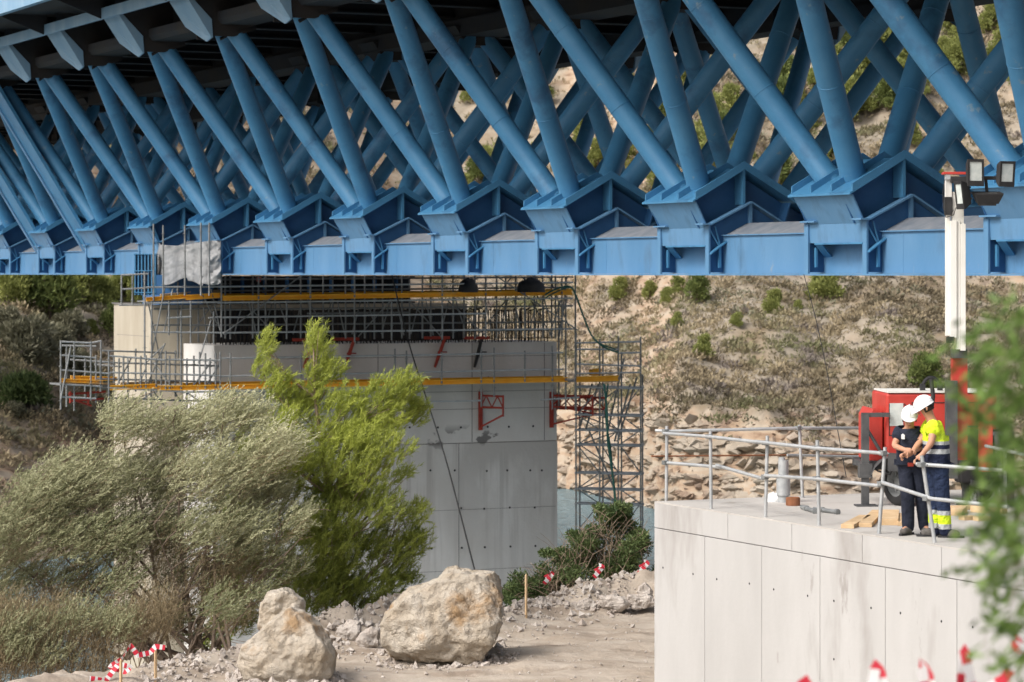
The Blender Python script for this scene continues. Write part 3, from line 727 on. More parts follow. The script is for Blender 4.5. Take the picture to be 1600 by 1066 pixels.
# ================================================================ SCAFFOLDS
R_ = .027
class Sc:
    def __init__(s, loc, label): s.o = empty('scaffold', loc, label, 'scaffold'); s.n = {}
    def t(s, name, pts, m=GALVD, r=R_):
        s.n[name] = s.n.get(name, 0)+1
        b = MB(); b.tube(pts, r, 8); return b.build(name, m, s.o, smooth=True)
    def standard(s, x, y0, y1, v_w, m=GALVD):
        v = vof(x, v_w); p = PF(v, v_w, 0); h0 = -(y0-HY)/F*p.y; h1 = -(y1-HY)/F*p.y
        o = s.t('standard', [PF(v, v_w, h0), PF(v, v_w, h1)], m)
        c = MB(); h = h0-.25       # rosettes every half metre
        while h > h1+.1: c.lathe([(.025, -.006), (.06, -.006), (.06, .006), (.025, .006)], PF(v, v_w, h), (0, 0, 1), 8); h -= .5
        if c.v: c.build('coupler', m, o)
    def ledger(s, x0, y0, x1, y1, w, m=GALV, name='ledger', w1=None, r=R_):
        w1 = w if w1 is None else w1
        va, vb = vof(x0, w), vof(x1, w1); s.t(name, [PF(va, w, hof(y0, va, w)), PF(vb, w1, hof(y1, vb, w1))], m, r)
    def beam(s, x0, y0, x1, y1, w, th=.16, m=ORANGE, name='timber_beam'):
        va, vb = vof(x0, w), vof(x1, w); A = PF(va, w, hof(y0, va, w)); B = PF(vb, w, hof(y1, vb, w)); U = Vector((0, 0, th))
        b = MB()
        for q0, q1, t in ((-.5, -.3, .08), (-.3, .3, .03), (.3, .5, .08)):   # I-section
            b.plate([A+U*q0, B+U*q0, B+U*q1, A+U*q1], -a_*t+a_*(t/2-.04) if False else -a_*t)
        b.build(name, m, s.o)
    def deck(s, x0, y0, x1, y1, w0, w1, m=GALVD, name='deck_panel', n=5):
        for i in range(n):
            xa = x0+(x1-x0)*i/n; xb = x0+(x1-x0)*(i+1)/n; ya = y0+(y1-y0)*i/n; yb = y0+(y1-y0)*(i+1)/n
            va, vb = vof(xa, w1)+.01, vof(xb, w1)-.01; ha, hb = hof(ya, va, w1), hof(yb, vb, w1)
            b = MB(); b.plate([PF(va, w0, ha), PF(vb, w0, hb), PF(vb, w1, hb), PF(va, w1, ha)], Vector((0, 0, -.05))); b.build(name, m, s.o)
# --- upper working platform
A = Sc(PF(0, 1.2, -2), 'upper grey tube scaffold platform with orange beams directly under the bridge')
A.beam(346, 466, 893, 457.5, 1.25, .15); A.beam(346, 463, 893, 455, .35, .15)
A.deck(346, 464, 893, 456, .3, 1.2, n=6)
for (x0, y0, x1, y1) in ((340, 448, 895, 441.5), (340, 473, 895, 466), (345, 496, 760, 490), (345, 520, 897, 514)): A.ledger(x0, y0, x1, y1, 1.3)
for (x0, y0, x1, y1) in ((345, 508, 880, 503), (480, 490, 640, 488), (345, 437, 895, 433)): A.ledger(x0, y0, x1, y1, .3, GALVD)
for x, a0, a1 in ((346, 404, 525), (404, 432, 530), (448, 470, 530), (485, 432, 535), (554, 431, 535), (612, 470, 532), (691, 430, 531), (759, 432, 527), (820, 432, 528), (878, 432, 532), (899, 430, 640)): A.standard(x, a0, a1, 1.3)
for x, a0, a1 in ((360, 430, 530), (430, 432, 530), (520, 432, 530), (585, 430, 530), (640, 431, 530), (673, 432, 532), (725, 430, 528), (790, 432, 528), (835, 430, 528), (862, 430, 530), (884, 432, 640), (873, 470, 640)): A.standard(x, a0, a1, .25)
for (x0, y0, x1, y1, wa, wb) in ((472, 430, 349, 522, 1.35, 1.35), (773, 430, 903, 516, 1.35, 1.35), (380, 470, 430, 522, .3, 1.2), (700, 470, 760, 526, .3, 1.2), (790, 470, 745, 526, .3, 1.2), (830, 470, 862, 526, .3, 1.2), (480, 470, 520, 526, .3, 1.2), (560, 526, 610, 470, .3, 1.2),
        (800, 432, 770, 470, .6, .6), (815, 432, 845, 470, .6, .6), (858, 432, 890, 514, 1, 1), (876, 470, 858, 526, .5, 1.2), (886, 432, 874, 526, .5, .5), (640, 470, 690, 527, .6, .6)):
    A.ledger(x0, y0, x1, y1, wa, GALVD, 'brace', wb, .02)
for i_, x in enumerate(range(366, 880, 23)):
    yy = 467-(x-346)*.016
    A.ledger(x, yy+5, x+12, 524 if i_ % 3 else 505, .7, GALVD, 'brace', .7, .02) if i_ % 2 else A.ledger(x+14, yy+5, x, 522, .5, GALVD, 'brace', .9, .02)
for (x0, y0, x1, y1, w) in ((345, 484, 895, 478, .6), (345, 455, 895, 449, .6), (240, 483, 346, 482, .6), (240, 508, 346, 508, .9)): A.ledger(x0, y0, x1, y1, w, GALVD)
for x in (352, 395, 415, 470, 505, 540, 570, 598, 628, 660, 708, 742, 776, 806, 848, 868): A.standard(x, 431, 529, .7)
# --- left part around the bearing, with the ramp
B = Sc(PF(-2, 1.2, -2), 'tangled scaffold tower with leaning braces at the left pier corner below the plastic sheet')
B.beam(228, 468, 290, 463, 1.0, .12); B.beam(290, 465, 346, 461, 1.0, .15)
B.beam(250, 462, 346, 455, .1, .1, PLANK, 'plank')
B.deck(230, 470, 346, 464, .0, 1.0, n=3)
for (x0, y0, x1, y1, w) in ((226, 449, 345, 448, 1.1), (228, 474, 346, 472, 1.1), (262, 497, 300, 495, 1.1), (326, 497, 346, 495, 1.1), (238, 519, 346, 520, 1.1), (190, 430, 232, 428, .4), (190, 452, 232, 450, .4), (186, 477, 230, 476, .4), ): B.ledger(x0, y0, x1, y1, w)
for x, a0, a1, w in ((190, 430, 476, .4), (207, 430, 476, .4), (226, 424, 560, 1.1), (240, 350, 470, 1.1), (255, 352, 462, 1.2), (289, 352, 462, 2.7), (314, 348, 462, 3.9), (327, 348, 462, 4.5), (237, 470, 560, 1.1), (264, 470, 524, 1.1), (278, 440, 560, .6), (298, 470, 536, 1.1), (310, 470, 535, .5), (334, 486, 538, 1.1), (346, 404, 527, 1.1), (283, 486, 560, 1.1)): B.standard(x, a0, a1, w)
for (x0, y0, x1, y1, wa, wb) in ((258, 448, 236, 560, 1.1, 1.1), (290, 452, 276, 520, 1.1, .5), (312, 452, 348, 522, 1.1, .6), (270, 452, 256, 520, .6, 1.1), (330, 452, 344, 516, 1.0, 1.1), (232, 475, 250, 560, 1.0, .4), (300, 520, 336, 470, .6, .6), (330, 500, 310, 568, 1.1, 1.1), (255, 541, 225, 570, .8, .8), (318, 480, 324, 536, .8, .8)):
    B.ledger(x0, y0, x1, y1, wa, GALVD, 'brace', wb, .022)
# --- lower platform
C = Sc(PF(2, 1.2, -3.3), 'lower long scaffold walkway with orange beam along the pier face')
C.beam(171, 606, 245, 603, 1.15, .14); C.beam(245, 606, 285, 606, 1.15, .14); C.beam(285, 606, 885, 593, 1.15, .15)
C.beam(188, 600, 280, 597, .3, .10, PLANK, 'plank'); C.beam(285, 601, 880, 590, .3, .12)
C.deck(171, 607, 885, 594, .1, 1.1, n=9)
for (x0, y0, x1, y1) in ((170, 556, 260, 563), (260, 562, 345, 563), (170, 582, 345, 587), (345, 560, 880, 551), (345, 588, 880, 577), (170, 606, 285, 612), (285, 613, 600, 606)): C.ledger(x0, y0, x1, y1, 1.2)
C.ledger(350, 634, 751, 626, 1.2); C.ledger(350, 642, 470, 640, 1.2); C.ledger(845, 625, 905, 621, 1.2)
for x, a0, a1 in ((170, 548, 640), (186, 560, 600), (193, 556, 606), (220, 556, 606), (228, 555, 640), (244, 560, 614), (259, 548, 612), (265, 556, 610), (283, 556, 612), (312, 550, 600), (321, 552, 610), (337, 552, 640), (344, 550, 640), (360, 551, 642), (430, 560, 640), (470, 552, 610), (540, 560, 606), (617, 545, 606), (635, 548, 602), (690, 550, 602), (752, 546, 636), (772, 543, 620), (820, 548, 598), (863, 540, 640), (884, 520, 640)): C.standard(x, a0, a1, 1.2)
for (x0, y0, x1, y1, wa, wb) in ((258, 537, 228, 606, 1.2, .6), (345, 566, 320, 606, .6, 1.2), (228, 575, 215, 606, .3, 1.2), (265, 600, 290, 640, .3, 1.2), (240, 612, 262, 640, 1, .3)): C.ledger(x0, y0, x1, y1, wa, GALVD, 'brace', wb, .022)
for x, a0, a1 in ((178, 556, 612), (200, 560, 640), (212, 545, 612), (236, 556, 640), (252, 550, 620), (274, 548, 620), (292, 560, 640), (303, 556, 612), (328, 560, 640)): C.standard(x, a0, a1, .5)
for (x0, y0, x1, y1) in ((150, 566, 345, 572), (150, 592, 345, 597), (160, 548, 280, 552), (170, 622, 345, 628)): C.ledger(x0, y0, x1, y1, .5, GALVD)
for (x0, y0, x1, y1) in ((180, 608, 205, 560), (240, 566, 270, 606), (300, 606, 330, 566), (200, 640, 240, 612), (290, 612, 330, 640)): C.ledger(x0, y0, x1, y1, .5, GALVD, 'brace', 1.2, .022)
# --- outrigger bay at the far left
Dn = Sc(PF(-5, .5, -3.4), 'outermost left scaffold bay projecting over the slope on red brackets')
for (x0, y0, x1, y1, w) in ((95, 534, 142, 536, 1.2), (142, 536, 158, 533, .2), (95, 555, 148, 559, 1.2), (95, 578, 172, 584, 1.2), (95, 600, 160, 604, 1.2), (95, 620, 150, 623, 1.2), (95, 540, 150, 541, -.6), (110, 562, 170, 566, -.6), (148, 570, 190, 573, .2)): Dn.ledger(x0, y0, x1, y1, w)
for x, a0, a1, w in ((95, 532, 640, 1.2), (116, 535, 642, .9), (142, 533, 626, 1.2), (150, 555, 630, .8), (158, 532, 600, .0), (157, 560, 612, 1.2), (104, 540, 636, -.6), (133, 560, 620, -.6)): Dn.standard(x, a0, a1, w)
Dn.beam(95, 594, 160, 597, 1.15, .1); Dn.beam(110, 590, 182, 592, -.2, .12); Dn.beam(95, 598, 180, 601, .9, .08, PLANK, 'plank')
Dn.deck(95, 600, 172, 602, -.2, 1.0, n=2)
Dn.ledger(111, 540, 95, 625, 1.25, GALVD, 'brace')
for x0, x1, y in ((107, 145, 616), (110, 142, 627)): Dn.ledger(x0, y, x1+20, y-4, .8, REDF, 'bracket_arm', r=.035)
Dn.ledger(110, 612, 110, 630, .8, REDF, 'bracket_arm', r=.035); Dn.ledger(138, 612, 138, 632, .8, REDF, 'bracket_arm', r=.035); Dn.ledger(120, 627, 143, 634, .8, REDF, 'bracket_arm', r=.03)
# --- access tower at the right end
E = Sc(PF(12.4, 1.0, -12), 'tall scaffold stair tower standing in the water right of the pier')
for x, a0, a1, w in ((900, 520, 840, 1.0), (937, 530, 842, 1.0), (966, 525, 842, 1.0), (1001, 526, 840, 1.0), (906, 530, 835, -.7), (942, 540, 835, -.7), (971, 550, 835, -.7), (1004, 585, 835, -.7)): E.standard(x, a0, a1+60, w)
lv = (605, 648, 672, 695, 739, 764, 787, 830)
for i, y in enumerate(lv):
    E.ledger(898, y, 1003, y+2.5, 1.0); E.ledger(904, y-2, 1006, y, -.7)
    for x, xb in ((900, 906), (937, 942), (1001, 1004)): E.ledger(x, y, xb, y-2, 1.0, GALVD, 'transom', -.7)
for (x0, y0, x1, y1) in ((900, 536, 1001, 534), (900, 546, 966, 546), (900, 569, 1001, 572), (900, 584, 1001, 582), (966, 552, 1001, 551)): E.ledger(x0, y0, x1, y1, 1.0)
for i in range(len(lv)-1):
    y0, y1 = lv[i], lv[i+1]
    a, b_ = ((902, 937), (940, 966)) if i % 2 else ((937, 902), (966, 940))
    E.ledger(a[0], y0, a[1], y1, 1.0, GALVD, 'brace', None, .02); E.ledger(b_[0], y0, b_[1], y1, 1.0, GALVD, 'brace', None, .02)
    E.ledger(968 if i % 2 else 1001, y0, 1001 if i % 2 else 968, y1, 1.0, GALVD, 'brace', None, .02)
    E.ledger(906 if i % 2 else 971, y0, 971 if i % 2 else 906, y1, -.7, GALVD, 'brace', None, .02)
for (x0, y0, x1, y1) in ((925, 600, 905, 672), (975, 560, 950, 672), (995, 590, 965, 690), (920, 672, 960, 764), (935, 600, 915, 672), (985, 600, 960, 690)): E.ledger(x0, y0, x1, y1, .2, GALVD, 'stair_stringer', .2, .03)
E.beam(900, 593, 965, 591, 1.05, .18)
E.deck(900, 595, 966, 594, -.5, 1.0, n=2)
b = MB(); v = vof(927, .8); b.plate([PF(v, .8, hof(586, v)), PF(v, .8, hof(577, v)), PF(v+.16, .8, hof(575, v)), PF(v+.30, .8, hof(575, v)), PF(v+.28, .8, hof(586, v))], a_*.3); b.build('orange_box', ORANGE, E.o)
# --- red formwork brackets on the pier face
def bracket(x, y0, y1, arm, label):
    v = vof(x, .05); ha, hb = hof(y0, v), hof(y1, v); t = empty('formwork_bracket', PF(v, .05, hb), label, 'bracket', 'red formwork brackets on the pier')
    m = MB(); m.box(PF(v-.05, .03, hb), n_*.11, -a_*.1, Vector((0, 0, ha-hb))); m.build('wall_plate', REDF, t)
    m = MB()
    for h in (ha-.12, ha-.48): m.tube([PF(v, .1, h), PF(v+arm, 1.0, h)], .035, 6)
    m.build('arm', REDF, t)
    m = MB(); nn = 4
    for i in range(nn):
        f0, f1 = i/nn, (i+1)/nn
        m.tube([PF(v+arm*f0, .1+.9*f0, ha-.12 if i % 2 else ha-.48), PF(v+arm*f1, .1+.9*f1, ha-.48 if i % 2 else ha-.12)], .022, 5)
    m.tube([PF(v+arm, 1.0, ha-.08), PF(v+arm, 1.0, ha-.75)], .035, 6); m.build('lattice', REDF, t)
    m = MB(); m.tube([PF(v, .1, hb+.1), PF(v+arm, 1.0, ha-.7)], .03, 6); m.build('diagonal', REDF, t)
bracket(750, 612, 672, .36, 'red steel bracket bolted to the middle of the pier face'); bracket(861, 612, 668, 1.0, 'red lattice bracket at the right edge of the pier')
bracket(872, 615, 640, 1.2, 'short red lattice bracket reaching right toward the stair tower'); 
def jack(x, y0, y1, label, m_=REDF, dx=.2):
    v = vof(x, .1); t = empty('formwork_prop', PF(v, .05, hof(y1, v)), label, 'prop', 'short props under the pier top')
    m = MB(); m.box(PF(v-.45, .1, hof(y0, v)), n_*.8, -a_*.2, Vector((0, 0, .09))); m.build('head_beam', REDF, t)
    m = MB(); m.tube([PF(v+dx, .22, hof(y0, v)), PF(v+dx*.4, .12, hof((y0+y1)/2, v)), PF(v-.05, .04, hof(y1, v))], [.05, .06, .04], 8); m.tube([PF(v+.02, .1, hof(y0+20, v)), PF(v+.25, .3, hof(y0+20, v))], .02, 5); m.build('spindle', m_, t)
jack(541, 532, 578, 'red prop under the pier top behind the pine tree'); jack(683, 530, 574, 'red screw prop second from the right under the pier top')
jack(745, 530, 574, 'dark prop furthest right under the pier top', BLACK, .1); jack(478, 533, 575, 'red prop partly hidden by the pine branches')
# --- hoses
def hose(pts, r, label, m=HOSE, name='hose'):
    P_ = [px(*p) for p in pts]; q = []
    for i in range(len(P_)-1):
        p0, p1, p2, p3 = P_[max(0, i-1)], P_[i], P_[i+1], P_[min(len(P_)-1, i+2)]
        for t in np.arange(0, 1, .12): q.append(.5*((2*p1)+(p2-p0)*t+(2*p0-5*p1+4*p2-p3)*t*t+(3*p1-p0-3*p2+p3)*t**3))
    q.append(P_[-1]); m_ = MB(); m_.tube(q, r, 6); tag(m_.build(name, m, smooth=True, origin=P_[0]), label, name)
hose([(850, 462, 89), (868, 452, 88.5), (890, 448, 88.5), (900, 462, 88.6), (910, 490, 88.6), (925, 525, 89), (945, 543, 89), (967, 551, 89)], .028, 'green hose looping from the upper scaffold deck down to the stair tower')
hose([(848, 468, 89.1), (870, 456, 88.4), (893, 450, 88.5), (903, 472, 88.6), (914, 500, 88.6), (930, 532, 89), (962, 546, 89)], .022, 'thin second green hose hanging beside the thicker looping one')
hose([(944, 600, 88.8), (948, 640, 88.8), (950, 690, 88.8), (957, 740, 88.8), (962, 790, 88.8), (964, 860, 88.8)], .04, 'thick green hose hanging down inside the stair tower')
hose([(950, 600, 88.9), (946, 650, 88.9), (954, 700, 88.9), (958, 750, 88.9), (966, 860, 88.9)], .025, 'thin green hose twisting round the thick one in the tower')
hose([(612, 429, 84), (640, 540, 80), (672, 640, 76), (700, 730, 72), (742, 892, 66)], .02, 'long black cable slanting down across the pier face', CABLE, 'cable')
hose([(1256, 429, 49.5), (1275, 500, 49), (1292, 580, 48.4), (1303, 640, 48), (1322, 745, 47)], .008, 'thin dark cable hanging from the bridge over the hillside', CABLE, 'cable')
# --- plastic sheet
nx_, nz_ = 60, 40; vs = []; 
def sheet_pt(i, j):
    u = i/nx_; t = j/nz_
    x = 238+ (345-238)*u; top = 380+4*math.sin(u*5); bot = 440+6*math.sin(u*9)+ (5 if .5 < u < .75 else 0)
    Yd = 47+5.2*(25491/(x+1279)-9.04)-1.15 + (0 if u < .82 else (u-.82)*5)
    if u < .12: x += (.12-u)*80*t*.0+(1-t)*(.12-u)*90
    p = px(x, top+(bot-top)*t, Yd)
    wr = .14*noise.fractal(Vector((u*5+t*3, t*2.2-u*2, 1.7)), 1, 2, 4)+.05*abs(noise.fractal(Vector((u*14-t*7, t*6+u*5, 4)), 1, 2, 3))
    return p+Vector((0, -wr-.03*math.sin(u*18)*t, -.03*abs(wr)))
m = MB(); m.v = [tuple(sheet_pt(i, j)) for j in range(nz_+1) for i in range(nx_+1)]
m.f = [(j*(nx_+1)+i, j*(nx_+1)+i+1, (j+1)*(nx_+1)+i+1, (j+1)*(nx_+1)+i) for j in range(nz_) for i in range(nx_)]; m.m = [0]*len(m.f)
o = m.build('plastic_sheet', PVC, smooth=True, origin=px(290, 410, 84.5)); so_ = o.modifiers.new('solid', 'SOLIDIFY'); so_.thickness = .006
tag(o, 'crumpled translucent grey plastic sheet wrapped round the scaffold poles below the bridge node', 'plastic sheet')
# ================================================================ CONCRETE BLOCK WITH ITS WORKERS AND MACHINES
H0 = -3.26
def dof(x, u=-7.9):
    """distance along the bridge axis on the plane u whose pixel column is x"""
    r = (x-CX)/F; q = P0+n_*u
    return (r*q.y-q.x)/(a_.x-r*a_.y)
def onT(x, y): return px(x, y, F*(-H0)/(y-HY))      # point on the block top
block = empty('concrete_abutment', BL(-7.9, -3.2, H0), 'big pale concrete abutment block with panel joints that the workers stand on', 'abutment')
m = MB(); m.plate([BL(-7.88, -3.22, -9), BL(-7.88, -3.22, H0-.004), BL(-1.2, -3.22, H0-.004), BL(-1.2, -3.22, -9)], -a_*14); m.build('core', CONCD, block)
m = MB(); m.plate([BL(-7.9, -3.2, H0-.02), BL(-7.9, -3.2, H0), BL(-1.15, -3.2, H0), BL(-1.15, -3.2, H0-.02)], -a_*14.05); m.build('top_slab', CONCTOP, block)
up = [1018.5]+[1137, 1237, 1347, 1471, 1612, 1800]; lo = [1018.5, 1101, 1190, 1281, 1383, 1495, 1625, 1800]
def panels(xs_, h0, h1, nm):
    for i in range(len(xs_)-1):
        da = dof(xs_[i])-(.006 if i else 0); db = dof(xs_[i+1])+.006
        if i == 0: da = -3.2
        m = MB(); m.box(BL(-7.9, da, h0), n_*.05, a_*(db-da), Vector((0, 0, h1-h0))); m.build(nm, CONC, block, bevel=.004)
panels(up, H0-.37, H0-.021, 'upper_panel'); panels(lo, -9, H0-.382, 'lower_panel')
m = MB(); m.box(BL(-7.85, -3.2, -9), n_*6.7, a_*-.02, Vector((0, 0, 9+H0-.022))); m.build('end_panel', CONC, block)
for x, y in ((1083, 897), (1120, 905), (1209, 921), (1262, 931), (1303, 939), (1361, 950), (1407, 958), (1471, 971), (1520, 980), (1036, 887), (1303, 1030), (1361, 1046), (1171, 912)):
    d = dof(x); P_ = BL(-7.9, d, 0); h = -(y-HY)/F*P_.y; m = MB(); m.lathe([(0, 0), (.016, 0), (.016, .006), (0, .006)], BL(-7.897, d, h), -n_, 8); m.build('tie_hole', BLACK, block)
# --- guard rail
rail = empty('guard_rail', onT(1111, 794), 'galvanised scaffold tube guard rail round the edge of the abutment block', 'railing')
def gp(name, pts, r=.024, m_=GALV, parent=None): b = MB(); b.tube(pts, r, 10); return b.build(name, m_, parent or rail, smooth=True)
def top_at(x, y, B_): return px(x, y, B_.y)
posts = {}
for nm, (bx, by, tx, ty) in dict(A=(1041, 783, 1042, 666), B=(1111, 795, 1110, 674), C=(1196, 808, 1199, 681), D=(1280, 821, 1277, 688), E=(1373, 834, 1383, 699), Fp=(1461, 848, 1440, 712), G=(1254, 777.5, 1249, 664), H=(1571, 793, 1570, 700)).items():
    Bp = onT(bx, by); T_ = top_at(tx, ty, Bp); posts[nm] = (Bp, T_); gp('post', [Bp-Vector((0, 0, .03)), T_])
    m = MB(); m.lathe([(.03, 0), (.045, 0), (.045, .012), (.03, .012)], Bp, (0, 0, 1), 10); 
def py_on(nm, y, off=(0, 0, 0)):
    Bp, T_ = posts[nm]; z = -(y-HY)/F*Bp.y; t = (z-Bp.z)/(T_.z-Bp.z); return Bp.lerp(T_, t)+Vector(off)
fo = -n_*.045
gp('top_rail', [px(1024, 673, 40.9), py_on('A', 674, fo*-1), px(1268, 668.5, posts['G'][0].y+.05)]); gp('top_rail', [px(1230, 670, 41.5), py_on('G', 669), px(1357, 669, 42.6)])
gp('top_rail', [py_on('A', 677, fo), py_on('B', 682, fo), py_on('C', 692, fo)]); gp('top_rail', [px(1180, 690, posts['C'][0].y), py_on('D', 700, fo), px(1384, 708, posts['E'][0].y)-n_*.05])
gp('mid_rail', [px(1046, 723, posts['A'][0].y)+fo, px(1132, 730, 39.7)+fo]); gp('mid_rail', [px(1124, 727, 39.8)+fo, px(1197, 748, 38.2)+fo]); gp('mid_rail', [px(1200, 743, 38.1)+fo, py_on('D', 748, fo), px(1378, 759, posts['E'][0].y)+fo])
gp('mid_rail', [px(1384, 754, 35.6)+fo, px(1460, 779, 34.4)+fo, px(1580, 792, 33.6)+fo]); gp('top_rail', [px(1437, 725, 34.9)+fo, px(1572, 735, 34.0)+fo])
gp('top_rail', [px(1540, 697, 39), px(1602, 711, 38.2)]); gp('rear_bar', [px(1018, 713, 41), px(1357, 710, 43)], .012, RUST); gp('rear_bar', [px(1230, 711, 41.8), px(1357, 714, 42.6)], .02)
for nm, y in (('A', 674), ('A', 723), ('B', 682), ('C', 692), ('C', 745), ('D', 700), ('D', 748), ('E', 708), ('E', 756), ('Fp', 726), ('Fp', 779), ('G', 669)):
    m = MB(); c = py_on(nm, y); m.cbox(c+fo*.5, .075, .09, .06, Matrix.Rotation(math.atan2(n_.y, n_.x), 3, 'Z')); m.tube([c-a_*.06, c-a_*.1], .012, 6); m.build('clamp', GALVD, rail, bevel=.01)
# --- pipe stub, pipes, timbers
t = empty('pipe_stub', onT(1226, 786), 'short grey standing pipe in a rusty collar on the block top', 'pipe')
P_ = onT(1224, 785); m = MB(); m.tube([P_, P_+Vector((0, 0, .60))], .075, 20); m.lathe([(.09, .38), (.1, .38), (.1, .62), (.09, .62)], P_-Vector((0, 0, .28)), (0, 0, 1), 20); m.build('pipe_body', GALV, t, smooth=True)
m = MB(); m.tube([P_+Vector((-.02, 0, .5)), P_+Vector((-.02, 0, .64))], .05, 16); m.build('pipe_neck', GALV, t, smooth=True)
q = onT(1239, 790); m = MB(); m.lathe([(.0, 0), (.095, 0), (.10, .01), (.10, .11), (.085, .12), (.08, .05), (0, .05)], q, (0, 0, 1), 20); o = m.build('steel_collar', RUST, smooth=True, origin=q); tag(o, 'rusty steel ring standing beside the grey pipe stub', 'steel ring')
q = onT(1210, 784); m = MB(); vs = []; fs = []; nu, nv = 20, 8
for j in range(nv+1):
    for i in range(nu):
        tt = i/nu*2*math.pi; qq = j/nv*math.pi/2; s = 1+.35*noise.noise(Vector((math.cos(tt)*2, math.sin(tt)*2, qq*2+5)))
        vs.append(q+Vector((math.cos(tt)*.14*math.cos(qq)*s, math.sin(tt)*.12*math.cos(qq)*s, .12*math.sin(qq)*s)))
for j in range(nv):
    for i in range(nu): fs.append((j*nu+i, j*nu+(i+1) % nu, (j+1)*nu+(i+1) % nu, (j+1)*nu+i))
m.add(vs, fs); tag(m.build('plastic_bag', HELM, smooth=True, origin=q), 'small crumpled white plastic bag left of the pipe stub', 'bag')
for (x0, y0, x1, y1, lb) in ((1253, 796, 1275, 803, 'short grey pipe lying left of the rail post'), (1272, 799, 1310, 804, 'longer grey pipe lying behind the rail post')):
    p0, p1 = onT(x0, y0)+Vector((0, 0, .032)), onT(x1, y1)+Vector((0, 0, .032)); b = MB(); dd = (p1-p0)
    b.tube([p0, p1], .03, 12); b.lathe([(.03, 0), (.042, 0), (.042, .05), (.03, .05)], p0+dd*.3, dd, 12); b.lathe([(.03, 0), (.042, 0), (.042, .05), (.03, .05)], p0+dd*.9, dd, 12)
    tag(b.build('steel_pipe', GALVD, smooth=True, origin=p0), lb, 'pipe', 'loose pipes on the block')
tl = [(1324, 826, 1352, 811, .17, 'flat board lying furthest left before the workers'), (1352, 824, 1372, 803, .17, 'flat board second from the left beside the slanting rail post'), (1388, 821, 1390, 806, .26, 'stack end board between the slanting post and the dark worker'), (1410, 822, 1406, 808, .13, 'short board just left of the dark worker trousers'),
      (1490, 797, 1530, 795, .16, 'long board behind the yellow worker boots'), (1492, 806, 1500, 800, .2, 'short board right behind the yellow worker boots'), (1502, 813, 1522, 812, .13, 'small board right of the yellow worker boots'), (1524, 814, 1546, 813, .13, 'small board beside another right of the boots, partly behind leaves'), (1520, 800, 1570, 803, .15, 'long board at the foot of the machine partly behind leaves')]
for i, (x0, y0, x1, y1, wd, lb) in enumerate(tl):
    p0, p1 = onT(x0, y0), onT(x1, y1); dd = p1-p0; sd = Vector((dd.y, -dd.x, 0)).normalized()*wd
    b = MB(); b.box(p0-sd/2, dd, sd, Vector((0, 0, .055+.03*(i % 3 == 2)))); tag(b.build('timber_board', PLANK, origin=p0, bevel=.006), lb, 'board', 'timber boards on the block')
# --- mobile light tower
e1 = Vector((.998, .05, 0)); e2 = Vector((-.05, .998, 0)); GO = onT(1386, 791)+Vector((0, .1, 0)); WAX = Vector((-.88, -.475, 0))
def G(u, d, h): return GO+e1*u+e2*d+Vector((0, 0, h))
lt = empty('light_tower', G(0, 0, 0), 'red mobile light tower trailer with a tall white mast and floodlights behind the workers', 'light tower')
m = MB(); m.box(G(0.0, 0, .66), e1*1.58, e2*1.15, Vector((0, 0, .92))); m.build('body', RED, lt, bevel=.035)
m = MB(); m.plate([G(-.22, .15, .62), G(-.02, .15, .62), G(-.02, .15, 1.32), G(-.16, .15, 1.36), G(-.22, .15, 1.25)], e2*.85); m.build('end_box', RED, lt, bevel=.012)
m = MB(); m.box(G(.02, -.012, 1.585), e1*1.54, e2*1.1, Vector((0, 0, .02))); m.build('roof', WHITEP, lt)
m = MB()
for (ua, ub, ha, hb) in ((.04, .27, .98, 1.42), (.36, .92, .72, 1.44), (1.0, 1.5, .72, 1.44)):
    for q in ((ua, ha, ub-ua, .012), (ua, hb, ub-ua, .012)): m.box(G(q[0], -.006, q[1]), e1*q[2], e2*.01, Vector((0, 0, q[3])))
    for q in (ua, ub): m.box(G(q, -.006, ha), e1*.012, e2*.01, Vector((0, 0, hb-ha)))
m.build('door_seam', BLACK, lt)
m = MB(); m.box(G(.05, -.012, 1.12), e1*.19, e2*.02, Vector((0, 0, .32))); m.build('control_window', GLASS, lt)
for (h, cc) in ((.98, BLACK), (.90, ORANGE), (.82, BLACK), (.75, ORANGE)):
    m = MB(); m.plate([G(.14, -.004, h), G(.22, -.004, h), G(.18, -.004, h+.065)], e2*-.004); m.build('warning_sticker', cc, lt)
m = MB(); m.box(G(.40, -.02, 1.0), e1*.07, e2*.02, Vector((0, 0, .12))); m.build('door_handle', BLACK, lt)
m = MB(); c = G(.70, .3, 1.6); m.tube([c+e1*(.13*math.cos(t_))+Vector((0, 0, .17*math.sin(t_)+.02)) for t_ in np.linspace(0, math.pi, 12)], .025, 8); m.box(c-e1*.16-e2*.03, e1*.07, e2*.06, Vector((0, 0, .1))); m.box(c+e1*.09-e2*.03, e1*.07, e2*.06, Vector((0, 0, .1))); m.build('lifting_eye', BLACK, lt)
m = MB(); m.box(G(-.3, .05, .50), e1*2.0, e2*.09, Vector((0, 0, .12))); m.box(G(-.3, .95, .50), e1*2.0, e2*.09, Vector((0, 0, .12))); m.box(G(-.3, .05, .52), e1*.08, e2*1.0, Vector((0, 0, .08))); m.box(G(1.66, .05, .52), e1*.08, e2*1.0, Vector((0, 0, .08))); m.build('chassis', DARKM, lt)
m = MB(); m.box(G(-.36, -.12, .0), e1*.10, e2*.10, Vector((0, 0, 1.30))); m.box(G(-.40, -.14, .40), e1*.18, e2*.16, Vector((0, 0, .2))); m.box(G(-.45, -.2, .0), e1*.3, e2*.26, Vector((0, 0, .02)))
m.box(G(-.36, -.1, 1.25), e1*.4, e2*.06, Vector((0, 0, .06))); m.tube([G(-.3, -.1, 1.1), G(.0, -.05, .62)], .025, 6); m.build('outrigger', DARKM, lt)
